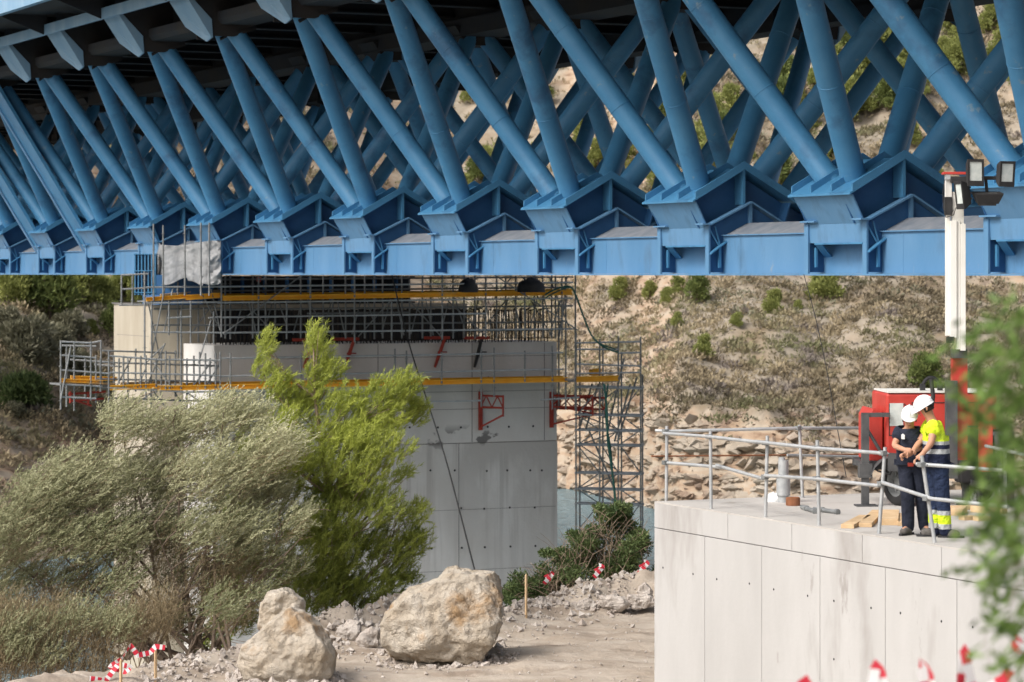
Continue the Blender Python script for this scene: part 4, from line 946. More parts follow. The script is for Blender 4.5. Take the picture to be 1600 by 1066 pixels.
for uu in (1.08, 1.72): m = MB(); m.box(G(uu, -.06, 0), e1*.09, e2*.09, Vector((0, 0, 1.05 if uu > 1.5 else .6))); m.box(G(uu-.07, -.12, 0), e1*.23, e2*.22, Vector((0, 0, .02))); m.build('outrigger', DARKM, lt)
def wheel(c, R, wd, ax=WAX):
    wh = empty('wheel', c-wloc(lt)); wh.parent = lt
    m = MB(); m.lathe([(R*.62, -wd/2), (R*.86, -wd/2), (R*.97, -wd*.36), (R, -wd*.2), (R, wd*.2), (R*.97, wd*.36), (R*.86, wd/2), (R*.62, wd/2), (R*.62, -wd/2)], c, ax, 32); m.build('tyre', BLACK, wh, smooth=True)
    m = MB(); m.lathe([(0, wd*.25), (R*.2, wd*.28), (R*.25, wd*.12), (R*.52, wd*.12), (R*.62, wd*.42), (R*.66, wd*.42), (R*.66, -wd*.4), (0, -wd*.4)], c, ax, 24)
    for i in range(5): tt = i*6.283/5; m.lathe([(0, .03), (.02, .03), (.02, 0)], c+ax.cross(Vector((0,0,1)))*R*.36*math.cos(tt)+Vector((0, 0, R*.36*math.sin(tt)))+ax*wd*.12, ax, 6)
    m.build('rim', GALVD, wh, smooth=True)
wheel(G(.20, .0, .33), .33, .2); wheel(G(1.42, .55, .33), .33, .2); wheel(G(1.22, -.25, .13), .13, .08)
m = MB(); q = [G(.16+.42*math.cos(t_), -.24, .36+.36*math.sin(t_)) for t_ in np.linspace(2.9, .1, 10)]
m.v = []; m.add([p for p in q]+[p+e2*.26 for p in q], [(i, i+1, i+11, i+10) for i in range(9)]); m.plate([G(-.02, -.25, .50), G(.36, -.25, .50), G(.52, -.25, .40), G(.50, -.25, .72), G(-.02, -.25, .76)], e2*.02); m.build('mudguard', DARKM, lt)
m = MB(); m.box(G(1.0, -.22, .32), e1*.75, e2*.4, Vector((0, 0, .75))); m.build('battery_case', BLACK, lt, bevel=.03)
m = MB(); m.plate([G(1.15, -.30, .30), G(1.45, -.30, .22), G(1.62, -.30, .45), G(1.58, -.30, .5), G(1.42, -.30, .30), G(1.15, -.30, .38)], e2*.1); m.build('coupling', DARKM, lt)
m = MB(); m.tube([G(1.50, -.28, 1.02), G(1.62, -.28, .05)], .04, 12); m.tube([G(1.62, -.28, .3), G(1.62, -.28, .02)], .028, 8); m.box(G(1.42, -.3, 1.0), e1*.2, e2*.05, Vector((0, 0, .05))); m.build('jockey_leg', GALVD, lt, smooth=True)
m = MB()
for i in range(7): m.box(G(.98+.0, -.02, .80+i*.05), e1*.42, e2*.02, Vector((0, 0, .022)))
m.build('vent_grille', DARKM, lt)
for k_, (ua, ha) in enumerate(((.34, .72), (.34, 1.3), (.94, .72), (.94, 1.3))): m = MB(); m.tube([G(ua, -.015, ha), G(ua, -.015, ha+.09)], .014, 8); m.build('hinge', DARKM, lt)
m = MB(); m.tube([G(.95, -.25, .55), G(.8, -.3, .42), G(.6, -.28, .5), G(.5, -.1, .66)], .016, 8); m.tube([G(.1, -.1, .6), G(.02, -.2, .45), G(-.15, -.15, .5), G(-.28, -.1, .62)], .014, 8); m.build('hose', BLACK, lt, smooth=True)
m = MB(); m.box(G(.28, -.008, .66), e1*1.3, e2*.01, Vector((0, 0, .03))); m.build('lower_trim', DARKM, lt)
# mast: its foot is bolted to the body front
MX, MY = px(1491, 0, 39.2).x, 39.2
def M_(dx, dy, h): return Vector((MX+dx, MY+dy, h))
def mbox(x0, x1, y0, y1, dy, th, name, mt, par=lt, bev=.004):
    s = MY/F; m = MB(); m.box(Vector(((x0-CX)*s, MY+dy, -(y1-HY)*s)), Vector(((x1-x0)*s, 0, 0)), Vector((0, th, 0)), Vector((0, 0, (y1-y0)*s))); return m.build(name, mt, par, bevel=bev)
mbox(1478, 1496, 595, 748, -.02, .14, 'mast_base', DARKM); mbox(1490, 1514, 552, 720, .12, .16, 'mast_red_section', RED); mbox(1532, 1553, 622, 738, .1, .12, 'mast_cradle', RED)
mbox(1484, 1494, 345, 528, -.05, .10, 'mast_profile', WHITEP); mbox(1494.3, 1500, 345, 546, -.02, .10, 'mast_profile', WHITEP); mbox(1500.3, 1508, 350, 548, -.05, .10, 'mast_profile', WHITEP); mbox(1478, 1484, 335, 525, -.0, .09, 'mast_profile', WHITEP)
mbox(1477, 1487, 280, 335, -.02, .08, 'mast_top_section', WHITEP); mbox(1488, 1506, 300, 352, .0, .08, 'mast_top_section', WHITEP); mbox(1476, 1487, 308, 336, -.035, .10, 'motor', BLACK); mbox(1473, 1512, 269, 273, -.08, .2, 'mast_cap', RED); mbox(1489, 1512, 546, 560, .02, .2, 'mast_collar', DARKM)
mbox(1479, 1490, 526, 536, -.07, .12, 'pulley', BLACK); mbox(1476, 1484, 272, 281, -.07, .1, 'bracket_block', GALV)
m = MB(); s = MY/F
m.tube([px(1476, 281, MY-.05), px(1473.5, 300, MY-.07), px(1474, 325, MY-.07), px(1478, 340, MY-.07), px(1490, 336, MY-.07), px(1494, 324, MY-.07), px(1487, 332, MY-.07)], .007, 6); m.build('cable_loop', BLACK, lt, smooth=True)
m = MB(); m.tube([px(1455, 592, MY), px(1458, 620, MY), px(1455, 640, MY)], .03, 8); m.build('winch_hook', BLACK, lt, smooth=True)
m = MB(); m.box(px(1486, 286, MY-.1), Vector((.30, 0, 0)), Vector((0, .08, 0)), Vector((0, 0, .09))); m.box(px(1516, 281, MY-.06), Vector((.36, 0, 0)), Vector((0, .06, 0)), Vector((0, 0, .05))); m.tube([px(1540, 279, MY-.03), px(1542, 300, MY-.03)], .025, 6); m.build('lamp_crossbar', BLACK, lt, bevel=.006)
def flood(cx, cy, w_, h_, yaw, tilt, dy=0.):
    c = px(cx, cy, MY-.22+dy); R = Matrix.Rotation(math.radians(yaw), 3, 'Z')@Matrix.Rotation(math.radians(tilt), 3, 'X')
    f = empty('floodlight', c-wloc(lt)); f.parent = lt
    w_, h_ = w_*s, h_*s
    def q(x, y, z): return c+R@Vector((x, y, z))
    m = MB(); m.add([q(-w_/2, 0, -h_/2), q(w_/2, 0, -h_/2), q(w_/2, 0, h_/2), q(-w_/2, 0, h_/2), q(-w_*.36, .13, -h_*.34), q(w_*.36, .13, -h_*.34), q(w_*.36, .13, h_*.34), q(-w_*.36, .13, h_*.34)], [(0, 1, 5, 4), (1, 2, 6, 5), (2, 3, 7, 6), (3, 0, 4, 7), (4, 5, 6, 7)])
    for (x0, x1, z0, z1) in ((-.5, .5, -.5, -.3), (-.5, .5, .4, .5), (-.5, -.38, -.3, .4), (.38, .5, -.3, .4)): m.box(q(x0*w_, -.02, z0*h_), R@Vector(((x1-x0)*w_, 0, 0)), R@Vector((0, .02, 0)), R@Vector((0, 0, (z1-z0)*h_)))
    m.build('lamp_housing', BLACK, f)
    m = MB(); m.box(q(-.38*w_, -.008, -.3*h_), R@Vector((.76*w_, 0, 0)), R@Vector((0, .01, 0)), R@Vector((0, 0, .7*h_))); m.build('lamp_glass', GLASS, f)
    m = MB(); 
    for z in (-.2, 0, .2): m.box(q(-.3*w_, .13, z*h_), R@Vector((.6*w_, 0, 0)), R@Vector((0, .03, 0)), R@Vector((0, 0, .02)))
    m.build('cooling_fin', DARKM, f)
flood(1524, 270, 27, 42, 14, 0); flood(1573, 272, 27, 40, 22, 6); flood(1500, 305, 20, 44, -62, 8, .05); flood(1543, 303, 44, 26, 5, -82, .1)
# ================================================================ WORKERS
def skin(name, V, E, R, m, parent, sub=2, root=0):
    me = bpy.data.meshes.new(name); og = wloc(parent); me.from_pydata([tuple(Vector(v)-og) for v in V], E, []); o = bpy.data.objects.new(name, me); COL.objects.link(o)
    sk = o.modifiers.new('skin', 'SKIN'); sk.use_smooth_shade = True; ss = o.modifiers.new('sub', 'SUBSURF'); ss.levels = sub; ss.render_levels = sub
    for i, r in enumerate(R):
        d = me.skin_vertices[0].data[i]; d.radius = (r, r) if not isinstance(r, tuple) else r
        d.use_root = i == root or i in ROOTS
    dg = bpy.context.evaluated_depsgraph_get(); dg.update()
    ne = bpy.data.meshes.new_from_object(o.evaluated_get(dg)); o.modifiers.clear(); o.data = ne; ne.materials.clear(); ne.materials.append(m)
    o.parent = parent; return o
ROOTS = set()
def person(base, J, Y, mats, label, faced, parts):
    """J: joint name -> (px, py, depth offset); faced: unit vector the face looks along"""
    global ROOTS
    t = empty('person', base, label, 'person')
    P = {k: px(x, y, Y+d) for k, (x, y, d) in J.items()}
    names = ['pelvis', 'belly', 'chest', 'neck0', 'neck', 'skull', 'crownp', 'shl', 'ell', 'wrl', 'shr', 'elr', 'wrr', 'hipl', 'knl', 'anl', 'tol', 'hipr', 'knr', 'anr', 'tor']
    f = faced.normalized(); up = (P['skull']-P['neck']).normalized()
    P['crownp'] = P['skull']+up*.075
    for s_ in 'lr':
        fd = parts['foot'+s_]; P['to'+s_] = P['an'+s_]+fd*.17+Vector((0, 0, -.035))
    rad = dict(pelvis=(.15, .11), belly=(.14, .10), chest=(.16, .11), neck0=.065, neck=.055, skull=(.080, .092), crownp=.06, shl=.062, ell=.044, wrl=.029, shr=.062, elr=.044, wrr=.029, hipl=.088, knl=.06, anl=.042, tol=.035, hipr=.088, knr=.06, anr=.042, tor=.035)
    E = [('pelvis', 'belly'), ('belly', 'chest'), ('chest', 'neck0'), ('neck0', 'neck'), ('neck', 'skull'), ('skull', 'crownp'), ('chest', 'shl'), ('shl', 'ell'), ('ell', 'wrl'), ('chest', 'shr'), ('shr', 'elr'), ('elr', 'wrr'), ('pelvis', 'hipl'), ('hipl', 'knl'), ('knl', 'anl'), ('anl', 'tol'), ('pelvis', 'hipr'), ('hipr', 'knr'), ('knr', 'anr'), ('anr', 'tor')]
    V = [P[n] for n in names]; Ei = [(names.index(a), names.index(b)) for a, b in E]; R = [rad[n] for n in names]; ROOTS = set()
    # hands: palm and five fingers each, closed round the rail
    for s_ in 'lr':
        w_ = P['wr'+s_]; hd = parts['hand'+s_].normalized(); dn = parts.get('curl'+s_, Vector((0, 0, -1))); sd = hd.cross(dn).normalized()
        i0 = len(V); V += [w_+hd*.045, w_+hd*.085]; R += [(.036, .02), (.038, .018)]; Ei += [(names.index('wr'+s_), i0), (i0, i0+1)]
        for k in range(4):
            b0 = w_+hd*.08+sd*(.030-.02*k); L_ = (.040, .045, .042, .034)[k]; i1 = len(V)
            p1 = b0+hd*L_; p2 = p1+(hd*.35+dn*.9)*L_*.7; p3 = p2+(dn*.8-hd*.6)*L_*.6
            V += [b0, p1, p2, p3]; R += [.0095, .009, .0085, .007]; Ei += [(i1, i1+1), (i1+1, i1+2), (i1+2, i1+3)]; ROOTS.add(i1)
        i1 = len(V); b0 = w_+hd*.035+sd*.028; q = (sd*.8+hd*.6+dn*.3).normalized(); V += [b0, b0+q*.035, b0+q*.055+dn*.03+hd*.012]; R += [.012, .010, .008]; Ei += [(i1, i1+1), (i1+1, i1+2)]; ROOTS.add(i1)
    skin('body', V, Ei, R, SKIN, t)
    ROOTS = set()
    # shirt
    ns = ['belly0', 'belly', 'chest', 'coll', 'shl', 'ml', 'shr', 'mr']
    P['belly0'] = P['pelvis'].lerp(P['belly'], .0); P['coll'] = P['chest'].lerp(P['neck0'], .75); P['ml'] = P['shl'].lerp(P['ell'], .62); P['mr'] = P['shr'].lerp(P['elr'], .62)
    skin('shirt', [P[n] for n in ns], [(0, 1), (1, 2), (2, 3), (2, 4), (4, 5), (2, 6), (6, 7)], [tuple(q*parts.get('bulk', 1) for q in (.215, .17)), tuple(q*parts.get('bulk', 1) for q in (.205, .16)), tuple(q*parts.get('bulk', 1) for q in (.215, .165)), .10, .12, .105, .12, .105], mats['shirt'], t, root=1)
    P['waist'] = P['pelvis'].lerp(P['belly'], .75)
    nt_ = ['waist', 'pelvis', 'hipl', 'knl', 'll', 'hipr', 'knr', 'lr']
    P['ll'] = P['knl'].lerp(P['anl'], 1.2); P['lr'] = P['knr'].lerp(P['anr'], 1.2)
    skin('trousers', [P[n] for n in nt_], [(0, 1), (1, 2), (2, 3), (3, 4), (1, 5), (5, 6), (6, 7)], [(.195, .155), (.205, .165), .122, .094, .084, .122, .094, .084], mats['trousers'], t, root=1)
    for s_ in 'lr':
        a, b = P['an'+s_], P['to'+s_]; d = (b-a); d.z = 0; d.normalize(); z0 = H0
        g = Vector((a.x, a.y, z0))
        skin('boot', [g-d*.035+Vector((0, 0, .05)), g+d*.08+Vector((0, 0, .05)), g+d*.19+Vector((0, 0, .045)), a+Vector((0, 0, .07))], [(0, 1), (1, 2), (0, 3)], [.06, .062, .052, .056], BOOT, t)
        m = MB(); sd = Vector((d.y, -d.x, 0)); m.plate([g-d*.09-sd*.04+Vector((0, 0, .002)), g-d*.09+sd*.04+Vector((0, 0, .002)), g+d*.15+sd*.052+Vector((0, 0, .002)), g+d*.235+sd*.02+Vector((0, 0, .002)), g+d*.235-sd*.02+Vector((0, 0, .002)), g+d*.15-sd*.052+Vector((0, 0, .002))], Vector((0, 0, .024))); m.build('sole', BLACK, t)
    # head details
    c = P['skull']; side = f.cross(up).normalized(); fw = up.cross(side).normalized(); fw = f-(up*f.dot(up)); fw.normalize()
    m = MB(); m.tube([c+fw*.085+up*.0, c+fw*.112-up*.035, c+fw*.09-up*.045], [.008, .014, .008], 8); m.build('nose', SKIN, t, smooth=True)
    for sg in (-1, 1):
        m = MB(); m.lathe([(0, .004), (.008, .002), (.01, 0), (0, -.004)], c+fw*.088+side*sg*.03+up*.004, fw, 8); m.build('eye', BLACK, t)
        m = MB(); m.tube([c+side*sg*.083+up*.015, c+side*sg*.092-fw*.012, c+side*sg*.084-up*.03], [.010, .014, .008], 8); m.build('ear', SKIN, t, smooth=True)
    m = MB(); m.tube([c+fw*.092-up*.062-side*.022, c+fw*.098-up*.062, c+fw*.092-up*.062+side*.022], .005, 6); m.build('mouth', RUST, t)
    m = MB(); nu, nv = 20, 7
    vs = [c+up*.0+(-fw*math.cos(tt)*.098+side*math.sin(tt)*.09)*math.sin(q*1.0)-up*(.05-.13*(j_/nv)) for j_ in range(nv+1) for q in (1.5-.02*j_,) for tt in np.linspace(-1.9, 1.9, nu)]
    fs = [(j*nu+i, j*nu+i+1, (j+1)*nu+i+1, (j+1)*nu+i) for j in range(nv) for i in range(nu-1)]
    m.add(vs, fs); o = m.build('hair', HAIR, t, smooth=True); so2 = o.modifiers.new('thick', 'SOLIDIFY'); so2.thickness = .012
    # helmet: dome, ridge and brim
    hu = (up-fw*parts.get('tilt', .15)).normalized(); hf = (fw+up*parts.get('tilt', .15)).normalized(); hb = c+hu*.035
    hel = empty('helmet', hb-wloc(t)); hel.parent = t
    m = MB(); nu, nv = 28, 9; vs = []
    for j in range(nv+1):
        q = j/nv*math.pi/2
        for i in range(nu):
            tt = i/nu*2*math.pi; vs.append(hb+(hf*math.cos(tt)*.122+side*math.sin(tt)*.102)*math.cos(q)+hu*.118*math.sin(q))
    m.add(vs, [(j*nu+i, j*nu+(i+1) % nu, (j+1)*nu+(i+1) % nu, (j+1)*nu+i) for j in range(nv) for i in range(nu)])
    o = m.build('shell', HELM, hel, smooth=True)
    m = MB(); vs = []
    for rr in (1.0, 1.0):
        pass
    for i in range(nu):
        tt = i/nu*2*math.pi; e = .010+.032*max(0, math.cos(tt))**2
        a0 = hb+hf*math.cos(tt)*.120+side*math.sin(tt)*.10; a1 = hb+hf*math.cos(tt)*(.120+e)+side*math.sin(tt)*(.10+e*.5)-hu*.012*(1+max(0, math.cos(tt)))
        vs += [a0, a1, a1-hu*.006, a0-hu*.008]
    m.add(vs, [((i*4+k), ((i+1) % nu)*4+k, ((i+1) % nu)*4+(k+1) % 4, i*4+(k+1) % 4) for i in range(nu) for k in range(4)]); m.build('brim', HELM, hel, smooth=True)
    m = MB(); m.tube([hb+hf*(.120*math.cos(q))+hu*(.119*math.sin(q)) for q in np.linspace(.35, 2.8, 12)], .012, 8); m.build('ridge', HELM, hel, smooth=True)
    return t
# dark uniformed worker, facing the camera side, head bowed
Y1 = 35.5
zz = lambda y, Y: -(y-HY)/F*Y
NAVT = NAVY
p1 = person(px(1434, 836, Y1), dict(pelvis=(1424, 722, 0), belly=(1424, 705, -.02), chest=(1422, 684, -.05), neck0=(1421, 671, -.09), neck=(1421, 664, -.12), skull=(1421, 652, -.17),
      shl=(1405, 678, -.05), ell=(1397, 697, -.12), wrl=(1414, 703, -.35), shr=(1438, 679, -.03), elr=(1441, 698, -.1), wrr=(1421, 708, -.38),
      hipl=(1416, 730, 0), knl=(1418, 774, -.04), anl=(1419, 824, .05), hipr=(1432, 730, 0), knr=(1440, 774, .02), anr=(1445, 823, .1)), Y1, dict(shirt=NAVY, trousers=NAVY),
      'worker in black navy uniform and white helmet bowing over the guard rail', Vector((-.1, -.8, -.75)),
      dict(footl=Vector((-.55, -.85, 0)).normalized(), footr=Vector((.1, -1, 0)).normalized(), handl=Vector((1, -.35, -.1)), handr=Vector((-1, -.4, -.1)), curll=Vector((-.1, -.25, -1)).normalized(), curlr=Vector((.1, -.25, -1)).normalized(), tilt=.1))
m = MB(); c = px(1411.5, 682.5, Y1-.24); m.plate([c+Vector((-.018, 0, -.03)), c+Vector((.016, 0, -.032)), c+Vector((.018, 0, .018)), c+Vector((0, 0, .034)), c+Vector((-.018, 0, .02))], Vector((0, .07, 0))); m.build('sleeve_badge', HELM, p1)
m = MB(); c = px(1418.5, 729, Y1-.17); m.box(c, Vector((.07, 0, 0)), Vector((0, .05, 0)), Vector((0, 0, .045))); m.build('belt_label', REDF, p1)
Y2 = 35.2
YEL = (.62, .80, .03); GRY = (.40, .42, .43); NV = (.015, .02, .045)
tz = lambda y: zz(y, Y2)-zz(841, Y2)
SH2 = band_mat('yellow visibility shirt cloth', [(tz(708), NV), (tz(700.5), GRY), (tz(694), NV), (tz(688.5), GRY)], YEL)
TR2 = band_mat('navy trousers with bands', [(tz(826), NV), (tz(818), GRY), (tz(804), YEL), (tz(797), GRY)], (.02, .032, .07))
p2 = person(px(1468, 841, Y2), dict(pelvis=(1465, 724, 0), belly=(1464, 706, 0), chest=(1463, 680, 0), neck0=(1457, 660, 0), neck=(1453, 651, 0), skull=(1446, 637, 0),
      shl=(1459, 667, -.17), ell=(1455, 693, -.24), wrl=(1440, 711, -.22), shr=(1451, 668, .16), elr=(1436, 692, .12), wrr=(1423, 710, -.05),
      hipl=(1468, 733, -.08), knl=(1473, 778, -.08), anl=(1477, 830, -.05), hipr=(1461, 732, .09), knr=(1460, 776, .1), anr=(1461, 828, .12)), Y2, dict(shirt=SH2, trousers=TR2),
      'worker in yellow high visibility shirt and white helmet leaning both hands on the rail', Vector((-.9, .1, -.55)),
      dict(footl=Vector((1, -.25, 0)).normalized()*-1*-1, footr=Vector((-1, -.1, 0)).normalized(), handl=Vector((-.8, -.3, -.55)), handr=Vector((-1, -.2, -.3)), curll=Vector((.2, -.3, -1)).normalized(), curlr=Vector((.2, -.3, -1)).normalized(), tilt=-.05, bulk=1.06))
# ================================================================ ROCKS
def hull_rock(name, poly, Y, depth, label, seed, knob=None, rough=.05, tilt=.0):
    """boulder whose silhouette follows a convex outline; depth in metres"""
    import bmesh
    def one(poly, Y, depth, seed):
        P2 = np.array([[(x-CX)/F*Y, -(y-HY)/F*Y] for x, y in poly]); c = P2.mean(0); Rr = np.abs(P2-c).max(0)
        bm = bmesh.new(); bmesh.ops.create_icosphere(bm, subdivisions=6, radius=1); V = np.array([v.co[:] for v in bm.verts]); Fs = [[v.index for v in f.verts] for f in bm.faces]; bm.free()
        V = V*np.array([Rr[0]*1.25, depth/2, Rr[1]*1.25])
        A = sum(P2[i][0]*P2[(i+1) % len(P2)][1]-P2[(i+1) % len(P2)][0]*P2[i][1] for i in range(len(P2)))
        planes = []
        for i in range(len(P2)):
            a, b = P2[i]-c, P2[(i+1) % len(P2)]-c; e = b-a; nn_ = np.array([e[1], -e[0]])*(1 if A > 0 else -1); nn_ /= np.linalg.norm(nn_); planes.append((np.array([nn_[0], 0, nn_[1]]), nn_@a))
        rs = np.random.default_rng(seed)
        for _ in range(9):
            q = rs.normal(size=3); q[1] = -abs(q[1])-.6; q /= np.linalg.norm(q); planes.append((q, (np.abs(q)*np.array([Rr[0], depth/2, Rr[1]])).sum()*rs.uniform(.62, .75)))
        for _ in range(2):
            for q, dd in planes:
                s_ = V@q-dd; V = np.where(s_[:, None] > 0, V-(s_[:, None]*.94)*q, V)
        out = np.zeros_like(V)
        for i, v in enumerate(V):
            vv = Vector(v); nrm = vv.normalized()
            k = noise.fractal(vv*1.3+Vector((seed, 0, 0)), .8, 2.1, 7)*rough*1.5+(abs(noise.fractal(vv*3.1+Vector((0, seed, 0)), 1, 2, 5)))*-rough*1.1+noise.fractal(vv*9, .7, 2, 4)*rough*.5-max(0, noise.noise(vv*4+Vector((0,0,seed))))*rough*.6
            vo, _ = noise.voronoi(vv*2.2+Vector((seed, 1, 1))); k += (vo[1]-vo[0])*rough*.8-rough*.3
            out[i] = v+np.array(nrm)*k
        return out+np.array([c[0], Y, c[1]]), Fs
    V, Fs = one(poly, Y, depth, seed)
    if knob:
        V2, F2 = one(knob[0], knob[1], knob[2], seed+3); Fs = Fs+[[i+len(V) for i in f] for f in F2]; V = np.concatenate([V, V2])
    o = make(name, V, Fs, ROCK, origin=V.mean(0), smooth=True)
    if knob: r = o.modifiers.new('remesh', 'REMESH'); r.mode = 'VOXEL'; r.voxel_size = .018; r.use_smooth_shade = True
    return tag(o, label, 'boulder', 'limestone boulders')
hull_rock('boulder', [(589, 985), (597, 962), (640, 926), (700, 891), (772, 893), (786, 922), (787, 955), (770, 995), (752, 1030), (690, 1040), (612, 1032)], 44.6, 1.5, 'larger pale limestone boulder with flat sloping top lying right of the pine', 3, rough=.06)
hull_rock('boulder', [(374, 1036), (384, 1004), (418, 972), (455, 945), (484, 962), (508, 992), (524, 1026), (520, 1056), (495, 1080), (385, 1080)], 42.2, 1.3, 'smaller pointed limestone boulder with a brown knob behind its top', 11, knob=([(401, 990), (405, 944), (418, 923), (450, 919), (474, 938), (482, 975)], 42.7, .6), rough=.045)
for i, (x, y, w_, h_, lb) in enumerate(((1000, 940, 48, 36, 'grey rock against the left edge of the concrete block'), (955, 943, 46, 30, 'light grey rock next to the rock touching the block'), (873, 962, 32, 34, 'pointed pale rock at the left end of the rubble heap'), (918, 950, 50, 30, 'grey rock in the middle of the rubble heap under the shrub'),
        (545, 990, 46, 40, 'grey rubble rock between the two boulders'), (580, 1000, 40, 40, 'grey stone leaning on the left side of the larger boulder'), (645, 1038, 22, 18, 'small white stone at the foot of the larger boulder'), (672, 1042, 12, 8, 'tiny stone lying right of the small white stone'), (230, 1060, 60, 24, 'low pale rock beside the wooden stakes'), (1008, 925, 26, 24, 'topmost grey lump where the rubble meets the block'))):
    Yr = 49.9 if x > 800 else (44.9 if y > 985 else 47); Yr = {230: 42.5, 545: 46, 580: 45.6}.get(x, Yr)
    poly = [(x+w_/2*math.cos(t_)*(1+.2*math.sin(3*t_+i)), y-h_/2*math.sin(t_)*(1+.15*math.cos(2*t_+i))) for t_ in np.linspace(0, 2*math.pi, 9)[:-1]]
    o = hull_rock('rock', poly, Yr, w_/F*Yr*.9, lb, 20+i, rough=w_/F*Yr*.10); o['category'] = 'rock'; o['group'] = 'loose rocks at the edge of the site'
    o.data.materials.clear(); o.data.materials.append(RUBBLE if 'grey' in lb else ROCK)
# crushed stone lying about
pv = []; pf = []
for i in range(5200):
    X = rng.uniform(-5.5, 2.2); ly = lipY(X); q = rng.random()
    Yy = ly+rng.normal()*.9-.3 if q < .72 else rng.uniform(40.5, ly)
    if i > 4300: an = rng.random()*6.28; rr_ = rng.uniform(.75, 1.25); c_ = ((-1.13, 44.6, 1.0, .75), (-3.35, 42.2, .72, .65))[i % 2]; X = c_[0]+math.cos(an)*c_[2]*rr_; Yy = c_[1]+math.sin(an)*c_[3]*rr_
    z = groundh(X, Yy); s_ = (.012+.06*rng.random()**3.5)*(1.25 if q < .72 else .6)
    b0 = len(pv); ang = rng.random(3)*6
    for k in ((1, 0, 0), (-1, 0, 0), (0, 1, 0), (0, -1, 0), (0, 0, 1), (0, 0, -.6)):
        v = Vector(k)*s_*(.6+.7*rng.random()); v.rotate(Matrix.Rotation(ang[0], 3, 'Z')@Matrix.Rotation(ang[1], 3, 'X')); pv.append((X+v.x, Yy+v.y, z+v.z+s_*.3))
    for f_ in ((0, 2, 4), (2, 1, 4), (1, 3, 4), (3, 0, 4), (2, 0, 5), (1, 2, 5), (3, 1, 5), (0, 3, 5)): pf.append(tuple(b0+a for a in f_))
o = make('rubble', pv, pf, RUBBLE); tag(o, 'loose crushed stones along the dusty edge of the site', kind='stuff')
# angular rock along the water
def shore_rocks():
    base = np.array([(1, 0, 0), (-1, 0, 0), (0, 1, 0), (0, -1, 0), (0, 0, 1), (0, 0, -1), (.6, .6, .5), (-.6, -.5, .6)], float)
    FS = ((0, 6, 4), (6, 2, 4), (2, 1, 4), (1, 7, 4), (7, 3, 4), (3, 0, 4), (0, 2, 6), (1, 3, 7), (2, 0, 5), (1, 2, 5), (3, 1, 5), (0, 3, 5))
    pv = []; pf = []; n = 0
    while n < 6500:
        r = -.02+.2*rng.random(); Y = 140+45*rng.random(); X = r*Y; h = hillh(X, Y)
        if h < -13.1 or h > -7.6 or (h > -9 and rng.random() < .6): continue
        s_ = .08+.55*rng.random()**4.5; R = Matrix.Rotation(rng.random()*6, 3, 'Z')@Matrix.Rotation(rng.normal()*.3, 3, 'X')
        b0 = len(pv)
        for k in base:
            v = R@Vector(k*(.65+.6*rng.random())*np.array([1.3, 1, .6]))*s_; pv.append((X+v.x, Y+v.y, h+v.z-s_*.25))
        pf += [tuple(b0+a for a in f) for f in FS]; n += 1
    return pv, pf
pv, pf = shore_rocks()
SHR = mat('shore rock', (.28, .23, .175), (.41, .36, .295), .5, .95, .08, 3, c3=(.25, .18, .13), s3=.2, t3=.5)
tag(make('shore_rubble', pv, pf, SHR), 'broken beige rock along the far shore', kind='stuff')
# ================================================================ NEAR TREES
def sprays(n, c, r, dirf, length, per, L_, W_, tone, spread=.35, droop=.0, curl=.25, Y=None):
    """n feathery sprays started inside the ellipsoid c, r; each is a curved shoot set with blades"""
    st = ball(n)*(rng.random((n, 1))**.45)*np.array(r)+np.array(c)
    D = dirf(st)+rng.normal(size=(n, 3))*.28; D /= np.linalg.norm(D, axis=1, keepdims=True)
    ln = length*(.6+.8*rng.random((n, 1))); up = np.array([0, 0, 1.])
    t = np.linspace(.08, 1, per)[None, :, None]
    P_ = st[:, None, :]+D[:, None, :]*ln[:, None]*t+up*(curl*ln[:, None]*(t**2)*.5)
    T_ = D[:, None, :]+up*curl*t
    B = T_+rng.normal(size=(n, per, 3))*spread
    tn = (tone+rng.normal(size=(n, 1))*.13+rng.normal(size=(n, per))*.13+.18*(t[..., 0]-.5))
    P_ = P_.reshape(-1, 3)+rng.normal(size=(n*per, 3))*.006; B = B.reshape(-1, 3); tn = tn.reshape(-1)
    k = len(P_); return blades(P_, B, L_*(.6+.8*rng.random(k)), W_*(.7+.6*rng.random(k)), tn)
def limb(mb, pts, r0, r1): mb.tube(pts, [r0+(r1-r0)*i/(len(pts)-1) for i in range(len(pts))], 7)
def curve(a, b, sag, n=7, seed=0):
    a, b = Vector(a), Vector(b); out = []
    for i in range(n):
        t = i/(n-1); out.append(a.lerp(b, t)+Vector((noise.noise(Vector((t*3, seed, 0)))*.25*t, noise.noise(Vector((t*3, seed, 5)))*.3*t, sag*math.sin(t*math.pi))))
    return out
